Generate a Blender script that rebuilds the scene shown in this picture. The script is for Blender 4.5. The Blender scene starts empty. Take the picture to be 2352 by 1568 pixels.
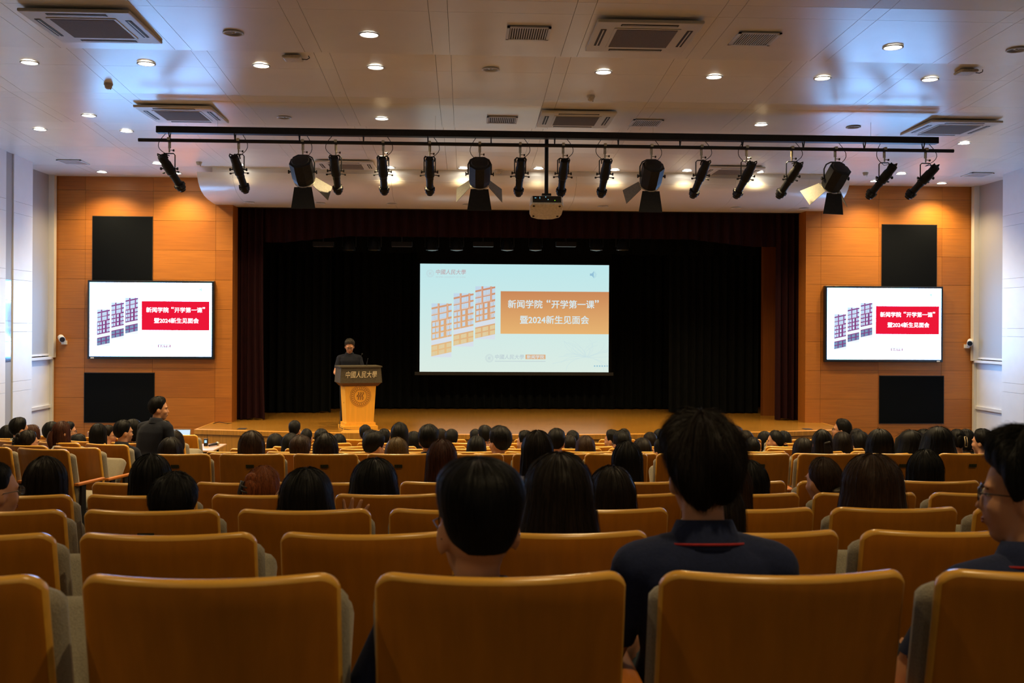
import bpy, bmesh, math, random
import numpy as np
from mathutils import Vector, Matrix
random.seed(7); RNG = np.random.default_rng(7)
S = bpy.context.scene
COL = S.collection
# ------------------------------------------------------------------ camera
F = 2287.0; YAW = math.atan(.046); ROLL = .0053; CZ = 2.53
fw = Vector((math.sin(YAW), math.cos(YAW), 0)); r0 = Vector((math.cos(YAW), -math.sin(YAW), 0)); u0 = Vector((0, 0, 1))
rt = r0*math.cos(ROLL)+u0*math.sin(ROLL); up = u0*math.cos(ROLL)-r0*math.sin(ROLL)
cam = bpy.data.cameras.new('camera'); co = bpy.data.objects.new('camera', cam); COL.objects.link(co)
co.matrix_world = Matrix(((rt.x, up.x, -fw.x, 0), (rt.y, up.y, -fw.y, 0), (rt.z, up.z, -fw.z, CZ), (0, 0, 0, 1)))
cam.sensor_width = 36; cam.lens = 36*F/2352; cam.shift_y = -34/2352; cam.clip_end = 100; cam.clip_start = .05
cam.dof.use_dof = True; cam.dof.focus_distance = 14.5; cam.dof.aperture_fstop = 6.3
S.camera = co
# ------------------------------------------------------------------ world, light levels, exposure
W = bpy.data.worlds.new('world'); S.world = W; W.use_nodes = True
W.node_tree.nodes['Background'].inputs[0].default_value = (.05, .045, .04, 1)
W.node_tree.nodes['Background'].inputs[1].default_value = .2
S.view_settings.view_transform = 'Standard'; S.view_settings.look = 'None'
S.view_settings.exposure = 0.15; S.view_settings.gamma = 1.0; S.view_settings.use_curve_mapping = False
LAMP_W = 220.0; LAMP_COL = (1, .74, .38); LAMP_GLOW = 30.0
TV_GLOW = 18.0; TV_COL = (.20, .50, 1.0); SCREEN_GLOW = .84
S.cycles.use_denoising = True; S.cycles.diffuse_bounces = 8; S.cycles.max_bounces = 12

def at(px, py, Y):
    d = fw+rt*((px-1176)/F)+up*((750-py)/F)
    return Vector((0, 0, CZ))+d*(Y/d.y)

# ------------------------------------------------------------------ materials
MATS = {}
def srgb(r, g, b):
    f = lambda c: (c/255/12.92 if c/255 <= .04045 else ((c/255+.055)/1.055)**2.4)
    return (f(r), f(g), f(b), 1)
def mat(name, col, rough=.6, spec=.4, metal=0, noise=None, bump=0, nscale=40, stretch=(1, 1, 1), sheen=0, coat=0, var=.15):
    if name in MATS: return MATS[name]
    m = bpy.data.materials.new(name); m.use_nodes = True; MATS[name] = m
    nt = m.node_tree; b = nt.nodes['Principled BSDF']
    b.inputs['Base Color'].default_value = col; b.inputs['Roughness'].default_value = rough
    b.inputs['Specular IOR Level'].default_value = spec; b.inputs['Metallic'].default_value = metal
    if sheen: b.inputs['Sheen Weight'].default_value = sheen
    if coat: b.inputs['Coat Weight'].default_value = coat; b.inputs['Coat Roughness'].default_value = .25
    tc = nt.nodes.new('ShaderNodeTexCoord'); mp = nt.nodes.new('ShaderNodeMapping')
    mp.inputs['Scale'].default_value = stretch
    nt.links.new(tc.outputs['Object'], mp.inputs[0])
    n = nt.nodes.new('ShaderNodeTexNoise'); n.inputs['Scale'].default_value = nscale; n.inputs['Detail'].default_value = 4
    nt.links.new(mp.outputs[0], n.inputs['Vector'])
    rmp = nt.nodes.new('ShaderNodeValToRGB')
    c = col
    rmp.color_ramp.elements[0].position = .3; rmp.color_ramp.elements[1].position = .7
    rmp.color_ramp.elements[0].color = (c[0]*(1-var), c[1]*(1-var), c[2]*(1-var), 1)
    rmp.color_ramp.elements[1].color = (min(1, c[0]*(1+var)), min(1, c[1]*(1+var)), min(1, c[2]*(1+var)), 1)
    nt.links.new(n.outputs['Fac'], rmp.inputs[0]); nt.links.new(rmp.outputs[0], b.inputs['Base Color'])
    if bump:
        bp = nt.nodes.new('ShaderNodeBump'); bp.inputs['Strength'].default_value = bump; bp.inputs['Distance'].default_value = .01
        nt.links.new(n.outputs['Fac'], bp.inputs['Height']); nt.links.new(bp.outputs[0], b.inputs['Normal'])
    return m
def emit(name, col, strength):
    if name in MATS: return MATS[name]
    m = bpy.data.materials.new(name); m.use_nodes = True; MATS[name] = m
    nt = m.node_tree; nt.nodes.remove(nt.nodes['Principled BSDF'])
    e = nt.nodes.new('ShaderNodeEmission'); e.inputs[0].default_value = (col[0], col[1], col[2], 1); e.inputs[1].default_value = strength
    nt.links.new(e.outputs[0], nt.nodes['Material Output'].inputs[0])
    return m
def wood(name, c, g=.25, rough=.35, axis='x', spec=.5, scale=14, coat=0):
    st = {'x': (.12, 3, 3), 'y': (3, .12, 3), 'z': (3, 3, .12)}[axis]
    return mat(name, c, rough, spec, nscale=scale, stretch=st, var=g, bump=.03, coat=coat)

M_WALLWOOD = wood('wall_veneer', srgb(172, 105, 35), .13, .45, 'x', .45)
M_WALLWOOD2 = wood('wall_veneer_dark', srgb(163, 97, 31), .13, .45, 'x', .45)
M_CHAIR = wood('chair_veneer', srgb(192, 116, 20), .10, .36, 'z', .45, 10, coat=.3)
M_EDGE = wood('chair_ply_edge', srgb(236, 174, 64), .08, .3, 'x', .5, 10, coat=.5)
M_ARM = wood('armrest_wood', srgb(190, 112, 40), .15, .4, 'y')
M_STAGE = wood('stage_boards', srgb(148, 102, 34), .30, .25, 'x', .5, 9)
M_STAGEF = wood('stage_front_wood', srgb(196, 136, 50), .2, .4, 'z')
M_LECT = wood('lectern_wood', srgb(248, 182, 62), .06, .4, 'z')  # base colour raised to stand for the bright light on the lectern
M_FABRIC = mat('beige_fabric', srgb(150, 140, 118), .95, .1, nscale=220, bump=.3, var=.18, sheen=.2)
M_BLACKMETAL = mat('black_metal', (.012, .012, .013, 1), .45, .4)
M_BLACKPAINT = mat('black_lamp_paint', (.009, .0085, .008, 1), .5, .3, nscale=30, var=.3)
M_STEEL = mat('zinc_steel', (.45, .40, .28, 1), .4, .5, .6)
M_GREY_AND_LITFLAP = mat('grey_and_lit_flap', (.22, .21, .17, 1), .5, .4)  # laptop grey; on the lamp flaps it paints in the light they catch
M_CEIL = mat('ceiling_panel_white', (.86, .83, .76, 1), .27, .80, nscale=3, var=.02)
M_WHITE = mat('white_paint', (.66, .66, .65, 1), .5, .4, nscale=5, var=.02)
M_WALLWHITE = mat('wall_panel_white', (.74, .76, .78, 1), .5, .45, nscale=5, var=.02)
M_BLIND = mat('roller_blind', (.34, .34, .34, 1), .55, .5, nscale=200, var=.06)
M_GAP = mat('dark_joint', (.03, .027, .022, 1), .9, .1)
M_GRILLE = mat('black_speaker_cloth', (.0045, .0055, .007, 1), .95, .05, nscale=300, bump=.2, var=.3)
M_CASSETTE = mat('cassette_plastic', (.66, .62, .53, 1), .45, .4, nscale=5, var=.02)
M_SLOT = mat('dark_slot', (.03, .022, .012, 1), .6, .3)
M_MESHG = mat('intake_mesh', (.17, .13, .085, 1), .7, .3, nscale=400, bump=.4, var=.4)
M_CARPET = mat('aisle_carpet', (.028, .024, .024, 1), .95, .1, nscale=150, bump=.3, var=.4)
M_REDC = mat('red_velvet', (.016, .0012, .0022, 1), .85, .2, nscale=60, stretch=(1, 1, .1), var=.35, sheen=.0)
M_BLKC = mat('black_velvet', (.0040, .0046, .0043, 1), .95, .08, nscale=60, stretch=(1, 1, .1), var=.4)
M_BEZEL = mat('tv_bezel', (.008, .012, .018, 1), .3, .5)
M_CHROME = mat('chrome', (.7, .7, .72, 1), .12, .5, 1)
M_PLATE = mat('brass_plate', (.055, .050, .020, 1), .4, .5, .3, nscale=90, var=.4)
M_GLOW = emit('lamp_glow', (1, .93, .80), LAMP_GLOW)

# ------------------------------------------------------------------ mesh helpers
class MB:
    def __init__(s): s.v = []; s.f = []; s.mi = []; s.cur = 0
    def add(s, vs, fs):
        o = len(s.v); s.v += [tuple(p) for p in vs]; s.f += [tuple(i+o for i in f) for f in fs]; s.mi += [s.cur]*len(fs); return s
    def box(s, x0, x1, y0, y1, z0, z1):
        v = [(x, y, z) for z in (z0, z1) for y in (y0, y1) for x in (x0, x1)]
        return s.add(v, [(0, 2, 3, 1), (4, 5, 7, 6), (0, 1, 5, 4), (2, 6, 7, 3), (0, 4, 6, 2), (1, 3, 7, 5)])
    def quad(s, a, b, c, d): return s.add([a, b, c, d], [(0, 1, 2, 3)])
    def cyl(s, a, b, ra, rb=None, n=12, cap=True):
        a = Vector(a); b = Vector(b); rb = ra if rb is None else rb
        d = (b-a).normalized(); x = d.orthogonal().normalized(); y = d.cross(x)
        v = []
        for c, r in ((a, ra), (b, rb)):
            for i in range(n):
                t = 2*math.pi*i/n; v.append(c+x*(r*math.cos(t))+y*(r*math.sin(t)))
        f = [(i, (i+1) % n, n+(i+1) % n, n+i) for i in range(n)]
        if cap: f += [tuple(range(n))[::-1], tuple(range(n, 2*n))]
        return s.add(v, f)
    def tube(s, pts, r, n=6):
        pts = [Vector(p) for p in pts]; v = []; f = []; prev = None
        for i, p in enumerate(pts):
            d = (pts[min(i+1, len(pts)-1)]-pts[max(i-1, 0)]).normalized()
            x = d.orthogonal().normalized() if prev is None else (prev-d*prev.dot(d)).normalized()
            prev = x; y = d.cross(x)
            for k in range(n):
                t = 2*math.pi*k/n; v.append(p+x*(r*math.cos(t))+y*(r*math.sin(t)))
        for i in range(len(pts)-1):
            for k in range(n): f.append((i*n+k, i*n+(k+1) % n, (i+1)*n+(k+1) % n, (i+1)*n+k))
        f += [tuple(range(n))[::-1], tuple(range((len(pts)-1)*n, len(pts)*n))]
        return s.add(v, f)
    def lathe(s, prof, origin=(0, 0, 0), n=20, axis='z', closed=True):
        v = []; f = []
        for r, h in prof:
            for i in range(n):
                t = 2*math.pi*i/n; p = (r*math.cos(t), r*math.sin(t), h)
                if axis == 'y': p = (p[0], p[2], p[1])
                v.append((p[0]+origin[0], p[1]+origin[1], p[2]+origin[2]))
        for j in range(len(prof)-1):
            for i in range(n): f.append((j*n+i, j*n+(i+1) % n, (j+1)*n+(i+1) % n, (j+1)*n+i))
        if closed: f += [tuple(range(n))[::-1], tuple(range((len(prof)-1)*n, len(prof)*n))]
        return s.add(v, f)
    def ell(s, c, rx, ry, rz, nu=16, nv=10):
        v = [(c[0], c[1], c[2]+rz)]; f = []
        for j in range(1, nv):
            p = math.pi*j/nv
            for i in range(nu):
                t = 2*math.pi*i/nu
                v.append((c[0]+rx*math.sin(p)*math.cos(t), c[1]+ry*math.sin(p)*math.sin(t), c[2]+rz*math.cos(p)))
        v.append((c[0], c[1], c[2]-rz))
        for i in range(nu): f.append((0, 1+i, 1+(i+1) % nu))
        for j in range(nv-2):
            for i in range(nu): f.append((1+j*nu+i, 1+(j+1)*nu+i, 1+(j+1)*nu+(i+1) % nu, 1+j*nu+(i+1) % nu))
        L = len(v)-1; b = 1+(nv-2)*nu
        for i in range(nu): f.append((b+i, L, b+(i+1) % nu))
        return s.add(v, f)
    def grid(s, fn, nu, nv, wrap=False):
        v = [fn(i/(nu if wrap else nu-1), j/(nv-1)) for j in range(nv) for i in range(nu)]
        f = []
        for j in range(nv-1):
            for i in range(nu if wrap else nu-1): f.append((j*nu+i, j*nu+(i+1) % nu, (j+1)*nu+(i+1) % nu, (j+1)*nu+i))
        return s.add(v, f)
    def mesh(s, name, mats, smooth=False, angle=None):
        me = bpy.data.meshes.new(name); me.from_pydata(s.v, [], s.f)
        for m in (mats if isinstance(mats, (list, tuple)) else [mats]): me.materials.append(m)
        if s.cur or any(s.mi): me.polygons.foreach_set('material_index', s.mi)
        if smooth: me.polygons.foreach_set('use_smooth', [True]*len(me.polygons))
        if smooth and angle: me.set_sharp_from_angle(angle=math.radians(angle))
        me.update(); return me
    def build(s, name, mats, parent=None, loc=None, smooth=False, angle=None):
        return link(name, s.mesh(name, mats, smooth, angle), parent, loc)
def link(name, data, parent=None, loc=None):
    o = bpy.data.objects.new(name, data); COL.objects.link(o)
    if parent is not None: o.parent = parent
    if loc is not None: o.location = loc
    return o
def empty(name, loc=(0, 0, 0), rz=0):
    o = bpy.data.objects.new(name, None); COL.objects.link(o); o.location = loc; o.rotation_euler.z = rz; o.empty_display_size = .1
    return o
def tag(o, label, cat, group=None):
    o['label'] = label; o['category'] = cat
    if group: o['group'] = group
    return o
def struct(o, label=None):
    o['kind'] = 'structure'
    if label: o['label'] = label
    return o
def copy_tree(o, parent=None):
    c = o.copy(); COL.objects.link(c)
    if parent is not None: c.parent = parent
    for ch in list(o.children): copy_tree(ch, c)
    return c
def bevel_me(me, w, seg=2):
    bm = bmesh.new(); bm.from_mesh(me)
    bmesh.ops.bevel(bm, geom=bm.edges[:], offset=w, segments=seg, affect='EDGES', profile=.5)
    bm.to_mesh(me); bm.free(); return me
TXT = {}
def text_mesh(body, bold=0, shear=0):
    k = (body, bold, shear)
    if k not in TXT:
        c = bpy.data.curves.new('txt', 'FONT'); c.body = body; c.offset = bold; c.shear = shear; c.resolution_u = 3; c.fill_mode = 'FRONT'
        o = bpy.data.objects.new('txt', c); COL.objects.link(o)
        dg = bpy.context.evaluated_depsgraph_get(); dg.update()
        me = bpy.data.meshes.new_from_object(o.evaluated_get(dg))
        n = len(me.vertices); co_ = np.zeros(n*3); me.vertices.foreach_get('co', co_); co_ = co_.reshape(-1, 3)
        mn = co_.min(0); mx = co_.max(0)
        fs = [tuple(p.vertices) for p in me.polygons]
        bpy.data.objects.remove(o); bpy.data.curves.remove(c); bpy.data.meshes.remove(me)
        TXT[k] = (co_, fs, mn, mx)
    return TXT[k]
def add_text(name, body, parent, x0, x1, zc, y, m, bold=.01, shear=0, hmax=None, thick=0):
    """flat lettering on a plane facing -Y, spanning x0..x1, centred at height zc"""
    co_, fs, mn, mx = text_mesh(body, 0, shear)
    s = (x1-x0)/(mx[0]-mn[0]); sz = s if hmax is None else hmax/(mx[1]-mn[1])
    mid = (mn[1]+mx[1])/2
    b = MB()
    for k, (dx, dz) in enumerate(((0, 0),) if not bold else ((-bold, -bold), (bold, -bold), (-bold, bold), (bold, bold))):
        b.add([((p[0]-mn[0]+dx)*s+x0, y-.0002*k, (p[1]-mid+dz)*sz+zc) for p in co_], fs)
    return b.build(name, m, parent)
# ================================================================== SETTING
XL, XR, YW, YB = -7.53, 9.59, 18.5, -4.0
XC = 1.03
# rows of seats: distance of the back tops and their height below the lens
RY = {1: 2.09, 2: 3.06, 3: 4.01, 4: 4.95, 5: 5.95, 6: 8.24, 7: 9.2, 8: 10.16, 9: 11.12, 10: 12.08, 11: 13.04, 12: 14.0}
RH = {1: .509, 2: .623, 3: .726, 4: .824, 5: .92, 6: 1.046, 7: 1.166, 8: 1.268, 9: 1.356, 10: 1.447, 11: 1.517, 12: 1.58}
CH = .95
_fy = [-4.0, .0]+[RY[i] for i in RY]+[15.2, 17.5]; _fz = [1.55, 1.30]+[CZ-RH[i]-CH for i in RY]+[0.0, 0.0]
def floor_z(Y): return float(np.interp(Y, _fy, _fz))
b = MB()
for i in range(len(_fy)-1):
    b.quad((XL-.6, _fy[i], _fz[i]), (XR+.6, _fy[i], _fz[i]), (XR+.6, _fy[i+1], _fz[i+1]), (XL-.6, _fy[i+1], _fz[i+1]))
struct(b.build('floor', M_CARPET), 'dark carpet sloping down to the stage')

# ---- ceiling: stepped reflector bands of panels
CB = []   # (Y0, z0, Y1, z1)
for ys in (-4.59, -.96, 2.67, 6.30, 9.93, 13.56):
    CB += [(ys, 2.885, ys+1.07, 2.81), (ys+1.07, 2.81, ys+2.07, 2.74), (ys+2.07, 2.74, ys+2.37, 2.732), (ys+2.37, 2.732, ys+3.63, 2.70)]
CB.append((17.19, 2.70, 18.5, 2.70))
def ceil_z(Y):
    for a, za, c, zc in CB:
        if a <= Y < c: return CZ+za+(zc-za)*(Y-a)/(c-a)
    return CZ+2.7
def ceil_at(px, py):
    d = fw+rt*((px-1176)/F)+up*((750-py)/F); Y = 4.0
    while Y < 18.45:
        p = Vector((0, 0, CZ))+d*(Y/d.y)
        if p.z >= ceil_z(Y): break
        Y += .01
    return Vector((p.x, Y, ceil_z(Y)))
b = MB(); b.quad((XL-.6, YB, CZ+3.0), (XL-.6, YW+.1, CZ+3.0), (XR+.6, YW+.1, CZ+3.0), (XR+.6, YB, CZ+3.0))
ceiling = struct(b.build('ceiling', mat('ceiling_void', (.12, .11, .09, 1), .9, .1)), 'white stepped ceiling of glossy metal panels in long bands')
pitch, strip = 1.265, .165
xs = []; x = -.34-6*pitch
while x < XR+.6:
    xs += [(x, x+strip), (x+strip, x+pitch)]; x += pitch
xs = [(max(a, XL-.6), min(c, XR+.6)) for a, c in xs if c > XL-.6 and a < XR+.6]
g = .002
for a, za, c, zc in CB:
    if a < 6:
        b = MB(); b.add([(XL-.6, a, CZ+za), (XR+.6, a, CZ+za), (XR+.6, c, CZ+zc), (XL-.6, c, CZ+zc)], [(0, 3, 2, 1)])
        if abs(za-2.885) < 1e-6: b.quad((XL-.6, a, CZ+2.70), (XL-.6, a, CZ+2.885), (XR+.6, a, CZ+2.885), (XR+.6, a, CZ+2.70))
        b.build('ceiling_panel', M_CEIL, ceiling); continue
    cache = {}
    for x0, x1 in xs:
        w = round(x1-x0, 3)
        if w not in cache:
            bb = MB(); lo = [(g, a+g, za), (w-g, a+g, za), (w-g, c-g, zc), (g, c-g, zc)]
            hi = [(p[0], p[1], p[2]+.05) for p in lo]
            bb.add(lo+hi, [(0, 3, 2, 1), (4, 5, 6, 7), (0, 1, 5, 4), (1, 2, 6, 5), (2, 3, 7, 6), (3, 0, 4, 7)])
            cache[w] = bb.mesh('ceiling_panel', M_CEIL)
        link('ceiling_panel', cache[w], ceiling, (x0, 0, CZ))

# ---- side walls
PAN_Z = [(-.4, .63), (.64, 1.44), (1.45, 1.60), (1.61, 2.40), (2.41, 2.54), (2.55, 3.24), (3.25, 3.40), (3.41, 4.31), (4.32, 4.50), (4.51, 5.5)]
def side_wall(sgn, xw, name, wn):
    """sgn -1 left / +1 right; xw = face of the white pilaster"""
    bk = MB(); X2 = xw+sgn*.55
    bk.box(min(X2, X2+sgn*.1), max(X2, X2+sgn*.1), YB, YW+.2, -.5, 5.6)
    wl = struct(bk.build(name, M_WALLWHITE), 'white panelled side wall with a blind-covered window bay by the stage')
    YE = 17.0
    S0, S1 = 16.04, 16.30
    for (y0, y1) in ((YB, 8), (8, 12.5), (12.5, S0), (S1, YE)):
        for z0, z1 in PAN_Z:
            p = MB(); p.box(min(xw, xw+sgn*.06), max(xw, xw+sgn*.06), y0+.003, y1-.003, z0-.003, z1+.003)
            p.build('wall_panel', M_WALLWHITE, wl)
    p = MB(); p.box(min(xw+sgn*.06, xw+sgn*.5), max(xw+sgn*.06, xw+sgn*.5), YE-.06, YE, -.4, 5.5); p.build('pilaster_return', M_WALLWHITE, wl)
    p = MB(); p.box(min(xw+sgn*.02, xw+sgn*.08), max(xw+sgn*.02, xw+sgn*.08), S0, S1, -.4, 5.5); p.build('channel', M_BLIND, wl)
    if sgn < 0:
        zz = [1.92+.33*i for i in range(5)]
        for i in range(4):
            p = MB(); p.box(min(xw+sgn*.018, xw+sgn*.022), max(xw+sgn*.018, xw+sgn*.022), S0+.01, S1-.01, zz[i]+.004, zz[i+1]-.004)
            p.build('mirror_strip', M_CHROME, wl)
    # window bay
    xb = xw+sgn*.30
    wd = struct(empty('window_%d' % wn), 'tall window bay behind a lowered grey roller blind')
    f = MB(); f.box(min(xb, xb+sgn*.02), max(xb, xb+sgn*.02), YE, 18.36, 1.98, 5.3); f.build('roller_blind', M_BLIND, wd)
    f = MB(); f.box(min(xb, xb-sgn*.02), max(xb, xb-sgn*.02), YE, 18.36, 1.965, 2.0); f.build('blind_rail', M_WHITE, wd)
    f = MB(); f.box(min(xb-sgn*.10, xb+sgn*.05), max(xb-sgn*.10, xb+sgn*.05), 18.36, 18.47, 1.93, 5.3); f.build('window_frame', M_CASSETTE, wd)
    f = MB(); f.box(min(xb+sgn*.08, xb-sgn*.08), max(xb+sgn*.08, xb-sgn*.08), YE, 18.40, 1.90, 1.945); f.build('window_sill', M_WHITE, wd)
    f = MB(); f.box(min(xb, xb+sgn*.03), max(xb, xb+sgn*.03), YE, 18.48, -.3, 1.90); f.build('lower_panel', M_WALLWHITE, wd)
    for z in (1.02, .35):
        f = MB(); f.box(min(xb-sgn*.03, xb), max(xb-sgn*.03, xb), YE, 18.42, z, z+.055); f.build('rail', M_WHITE, wd)
    f = MB(); f.box(min(xb-sgn*.06, xb), max(xb-sgn*.06, xb), 18.42, 18.48, -.3, 1.90); f.build('post', M_CASSETTE, wd)
side_wall(-1, -7.25, 'wall_left', 1)
side_wall(1, 2*XC+7.30, 'wall_right', 2)
b = MB(); b.box(XL-.8, XR+.8, YB-.1, YB, -.5, 5.6); struct(b.build('wall_back', M_WALLWHITE))

# ---- wood wall either side of the stage opening
OL, OR = -4.29, 2*XC+4.33
PZ = [5.26, 4.977]+[4.977-.54*k for k in range(1, 11)]
def wood_wall(x0, x1, joints, name, inner):
    b = MB(); b.box(x0+(.06 if name.endswith('right') else 0), x1-(.06 if name.endswith('left') else 0), YW+.02, YW+.12, -.4, 5.5)
    w = struct(b.build(name, M_GAP), 'orange wood veneer wall beside the stage')
    ed = [x0]+joints+[x1]
    for i in range(len(ed)-1):
        for k in range(len(PZ)-1):
            p = MB(); p.box(ed[i]+.002, ed[i+1]-.002, YW, YW+.03, PZ[k+1]+.002, PZ[k]-.002)
            p.build('wood_panel', M_WALLWOOD if (i*3+k*2) % 5 else M_WALLWOOD2, w)
    # reveal at the opening
    p = MB(); xa, xb_ = (inner-.05, inner) if name.endswith('left') else (inner, inner+.05)
    p.box(xa, xb_, YW+.005, YW+.40, .75, 5.2); p.build('reveal', M_WALLWOOD2, w)
wood_wall(XL-.1, OL, [-6.95, -5.73, -4.60], 'wall_front_left', OL)
wood_wall(OR, XR+.1, [2*XC+4.62, 2*XC+5.73, 2*XC+6.95], 'wall_front_right', OR)
b = MB(); b.box(OL, OR, YW+.3, YW+.42, 4.73, 5.4); struct(b.build('wall_front_top', M_GAP))

# ---- curved white hood over the opening
HP = [(17.2, 2.61), (17.22, 2.53), (17.28, 2.45), (17.37, 2.38), (17.5, 2.315), (17.68, 2.265), (17.9, 2.235), (18.18, 2.215), (18.55, 2.205), (18.85, 2.205)]
hood = struct(empty('trim_1', (0, 0, 0)), 'white curved hood across the top of the stage opening')
hx = [-4.60, -4.0, -2.7, -1.3, 0.2, 1.9, 3.3, 4.7, 6.0, 6.72]
for i in range(len(hx)-1):
    p = MB(); x0, x1 = hx[i]+.002, hx[i+1]-.002; v = []; f = []
    for y, z in HP: v += [(x0, y, CZ+z), (x1, y, CZ+z)]
    n = len(HP)
    v += [(x0, 18.85, CZ+2.6), (x1, 18.85, CZ+2.6)]
    for k in range(n): f.append((2*k, 2*k+2, 2*k+3, 2*k+1))
    f += [(2*n, 0, 1, 2*n+1), tuple(2*k for k in range(n+1))[::-1], tuple(2*k+1 for k in range(n+1))]
    p.add(v, f); p.build('hood_panel', M_CEIL, hood, smooth=True, angle=40)
b = MB(); b.box(-4.35, 6.45, 17.24, 17.30, CZ+2.5, CZ+2.71); b.build('upstand', M_CEIL, hood)

# ---- stage
st = struct(empty('stage', (0, 0, 0)), 'raised wooden stage with a bowed front edge')
def edge_y(x): return 16.34+.026*(x-XC)**2
ex = [-4.60+i*(6.70+4.60)/40 for i in range(41)]
b = MB(); v = [(x, edge_y(x), .75) for x in ex]+[(x, 22.2, .75) for x in ex]; n = 41
b.add(v, [(i, i+1, n+i+1, n+i) for i in range(n-1)]); b.build('deck', M_STAGE, st)
b = MB(); v = [(x, edge_y(x)-.03, .755) for x in ex]+[(x, edge_y(x)-.03, .68) for x in ex]+[(x, edge_y(x)+.12, .755) for x in ex]
b.add(v, [(n+i, n+i+1, i+1, i) for i in range(n-1)]+[(i, i+1, 2*n+i+1, 2*n+i) for i in range(n-1)])
b.build('nosing', M_STAGEF, st)
pn = 10
for k in range(pn):
    i0, i1 = k*4, k*4+4; b = MB()
    v = [(ex[i], edge_y(ex[i]), .69) for i in range(i0, i1+1)]+[(ex[i], edge_y(ex[i]), -.1) for i in range(i0, i1+1)]
    v = [(p[0]+(.003 if j % 5 == 0 else -.003 if j % 5 == 4 else 0), p[1], p[2]) for j, p in enumerate(v)]
    b.add(v, [(5+i, 5+i+1, i+1, i) for i in range(4)]); b.build('fascia_panel', M_STAGEF, st)
for xs_, y1 in ((-4.60, edge_y(-4.6)), (6.70, edge_y(6.7))):
    b = MB(); b.box(xs_-.02, xs_, y1, 18.5, -.1, .752) if xs_ < 0 else b.box(xs_, xs_+.02, y1, 18.5, -.1, .752); b.build('side_panel', M_STAGEF, st)
b = MB(); b.box(-2.03, -1.15, 16.18, 16.66, .66, .80); b.build('landing', M_STAGEF, st)
for px, py in ((556, 986), (1855, 987)):
    q = at(px, py, 17.3); b = MB(); b.box(q.x-.07, q.x+.07, 17.22, 17.40, .748, .756); b.build('floor_socket', M_SLOT, st)
# stage house (dark box behind the curtains)
b = MB(); b.box(-8, 10, 22.3, 22.4, 0, 7); struct(b.build('wall_stage_back', M_BLKC))
b = MB(); b.box(-8.1, -8, 18.6, 22.4, 0, 7); struct(b.build('wall_stage_left', M_BLKC))
b = MB(); b.box(10, 10.1, 18.6, 22.4, 0, 7); struct(b.build('wall_stage_right', M_BLKC))
b = MB(); b.box(-8, 10, 18.6, 22.4, 6.6, 6.7); struct(b.build('ceiling_stage', M_BLKC))
b = MB(); b.box(6.02, 6.36, 19.95, 20.1, .75, 5.4); struct(b.build('trim_2', wood('inner_pilaster_wood', srgb(120, 66, 18), .13, .45, 'z')), 'wooden pilaster on the right of the stage behind the red curtain')

# ---- curtains
def curtain(name, x0, x1, Y, z0, z1, m, label, amp=.05, wl=.16, gather=0, sag=None, seed=0):
    r = random.Random(seed); ph = [r.uniform(0, 6.3) for _ in range(4)]
    nu = max(24, int((x1-x0)/wl*8)); nv = 10
    def fn(u, v):
        x = x0+(x1-x0)*u; a = amp*(1.0-.35*v)
        y = Y+a*math.sin(2*math.pi*(x-x0)/wl+ph[0]+.6*math.sin(3*x+ph[1]))+.3*a*math.sin(2*math.pi*(x-x0)/(wl*.47)+ph[2])
        zb = z0+(.012*math.sin(17*x+ph[3])+.012 if sag is None else sag(x))
        z = zb+(z1-zb)*v
        if gather: x = x+gather*(1-v)**3*(1 if u > .5 else 0)*u
        return (x, y, z)
    b = MB(); b.grid(fn, nu, nv)
    o = b.build(name, m, smooth=True)
    return tag(o, label, 'curtain')
curtain('stage_valance', OL-.05, OR+.05, 19.05, 4.1, 5.3, M_REDC, 'dark red gathered valance across the top of the stage opening', .04, .22, sag=lambda x: .0+.22*max(0, min(1, (5.0-abs(x-XC-1.2))/1.6-.0))*-.0+(.13 if abs(x-XC) < 3.3 else .13*max(0, 1-(abs(x-XC)-3.3)/1.2)), seed=1)
curtain('stage_curtain', OL-.04, -3.83, 18.98, .76, 4.9, M_REDC, 'dark red velvet curtain gathered at the left of the stage', .055, .13, gather=.05, seed=2)
curtain('stage_curtain', 5.98, OR+.04, 18.98, .76, 4.9, M_REDC, 'dark red velvet curtain gathered at the right of the stage', .055, .13, seed=3)
curtain('stage_curtain', -4.9, -2.75, 20.5, .76, 5.2, M_BLKC, 'black pleated side curtain behind the speaker, left of the stage', .05, .17, seed=4)
curtain('stage_curtain', 4.2, 6.08, 20.5, .76, 5.2, M_BLKC, 'black pleated side curtain by the wooden pilaster, right of the stage', .05, .17, seed=5)
curtain('stage_curtain', -3.2, 5.0, 21.5, .76, 5.2, M_BLKC, 'wide black pleated backdrop curtain hanging behind the projection screen', .05, .2, seed=6)
curtain('stage_valance', -4.7, 6.5, 20.2, 4.0, 6.59, M_BLKC, 'black border curtain hanging behind the row of stage lamps', .03, .3, seed=7)

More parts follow.
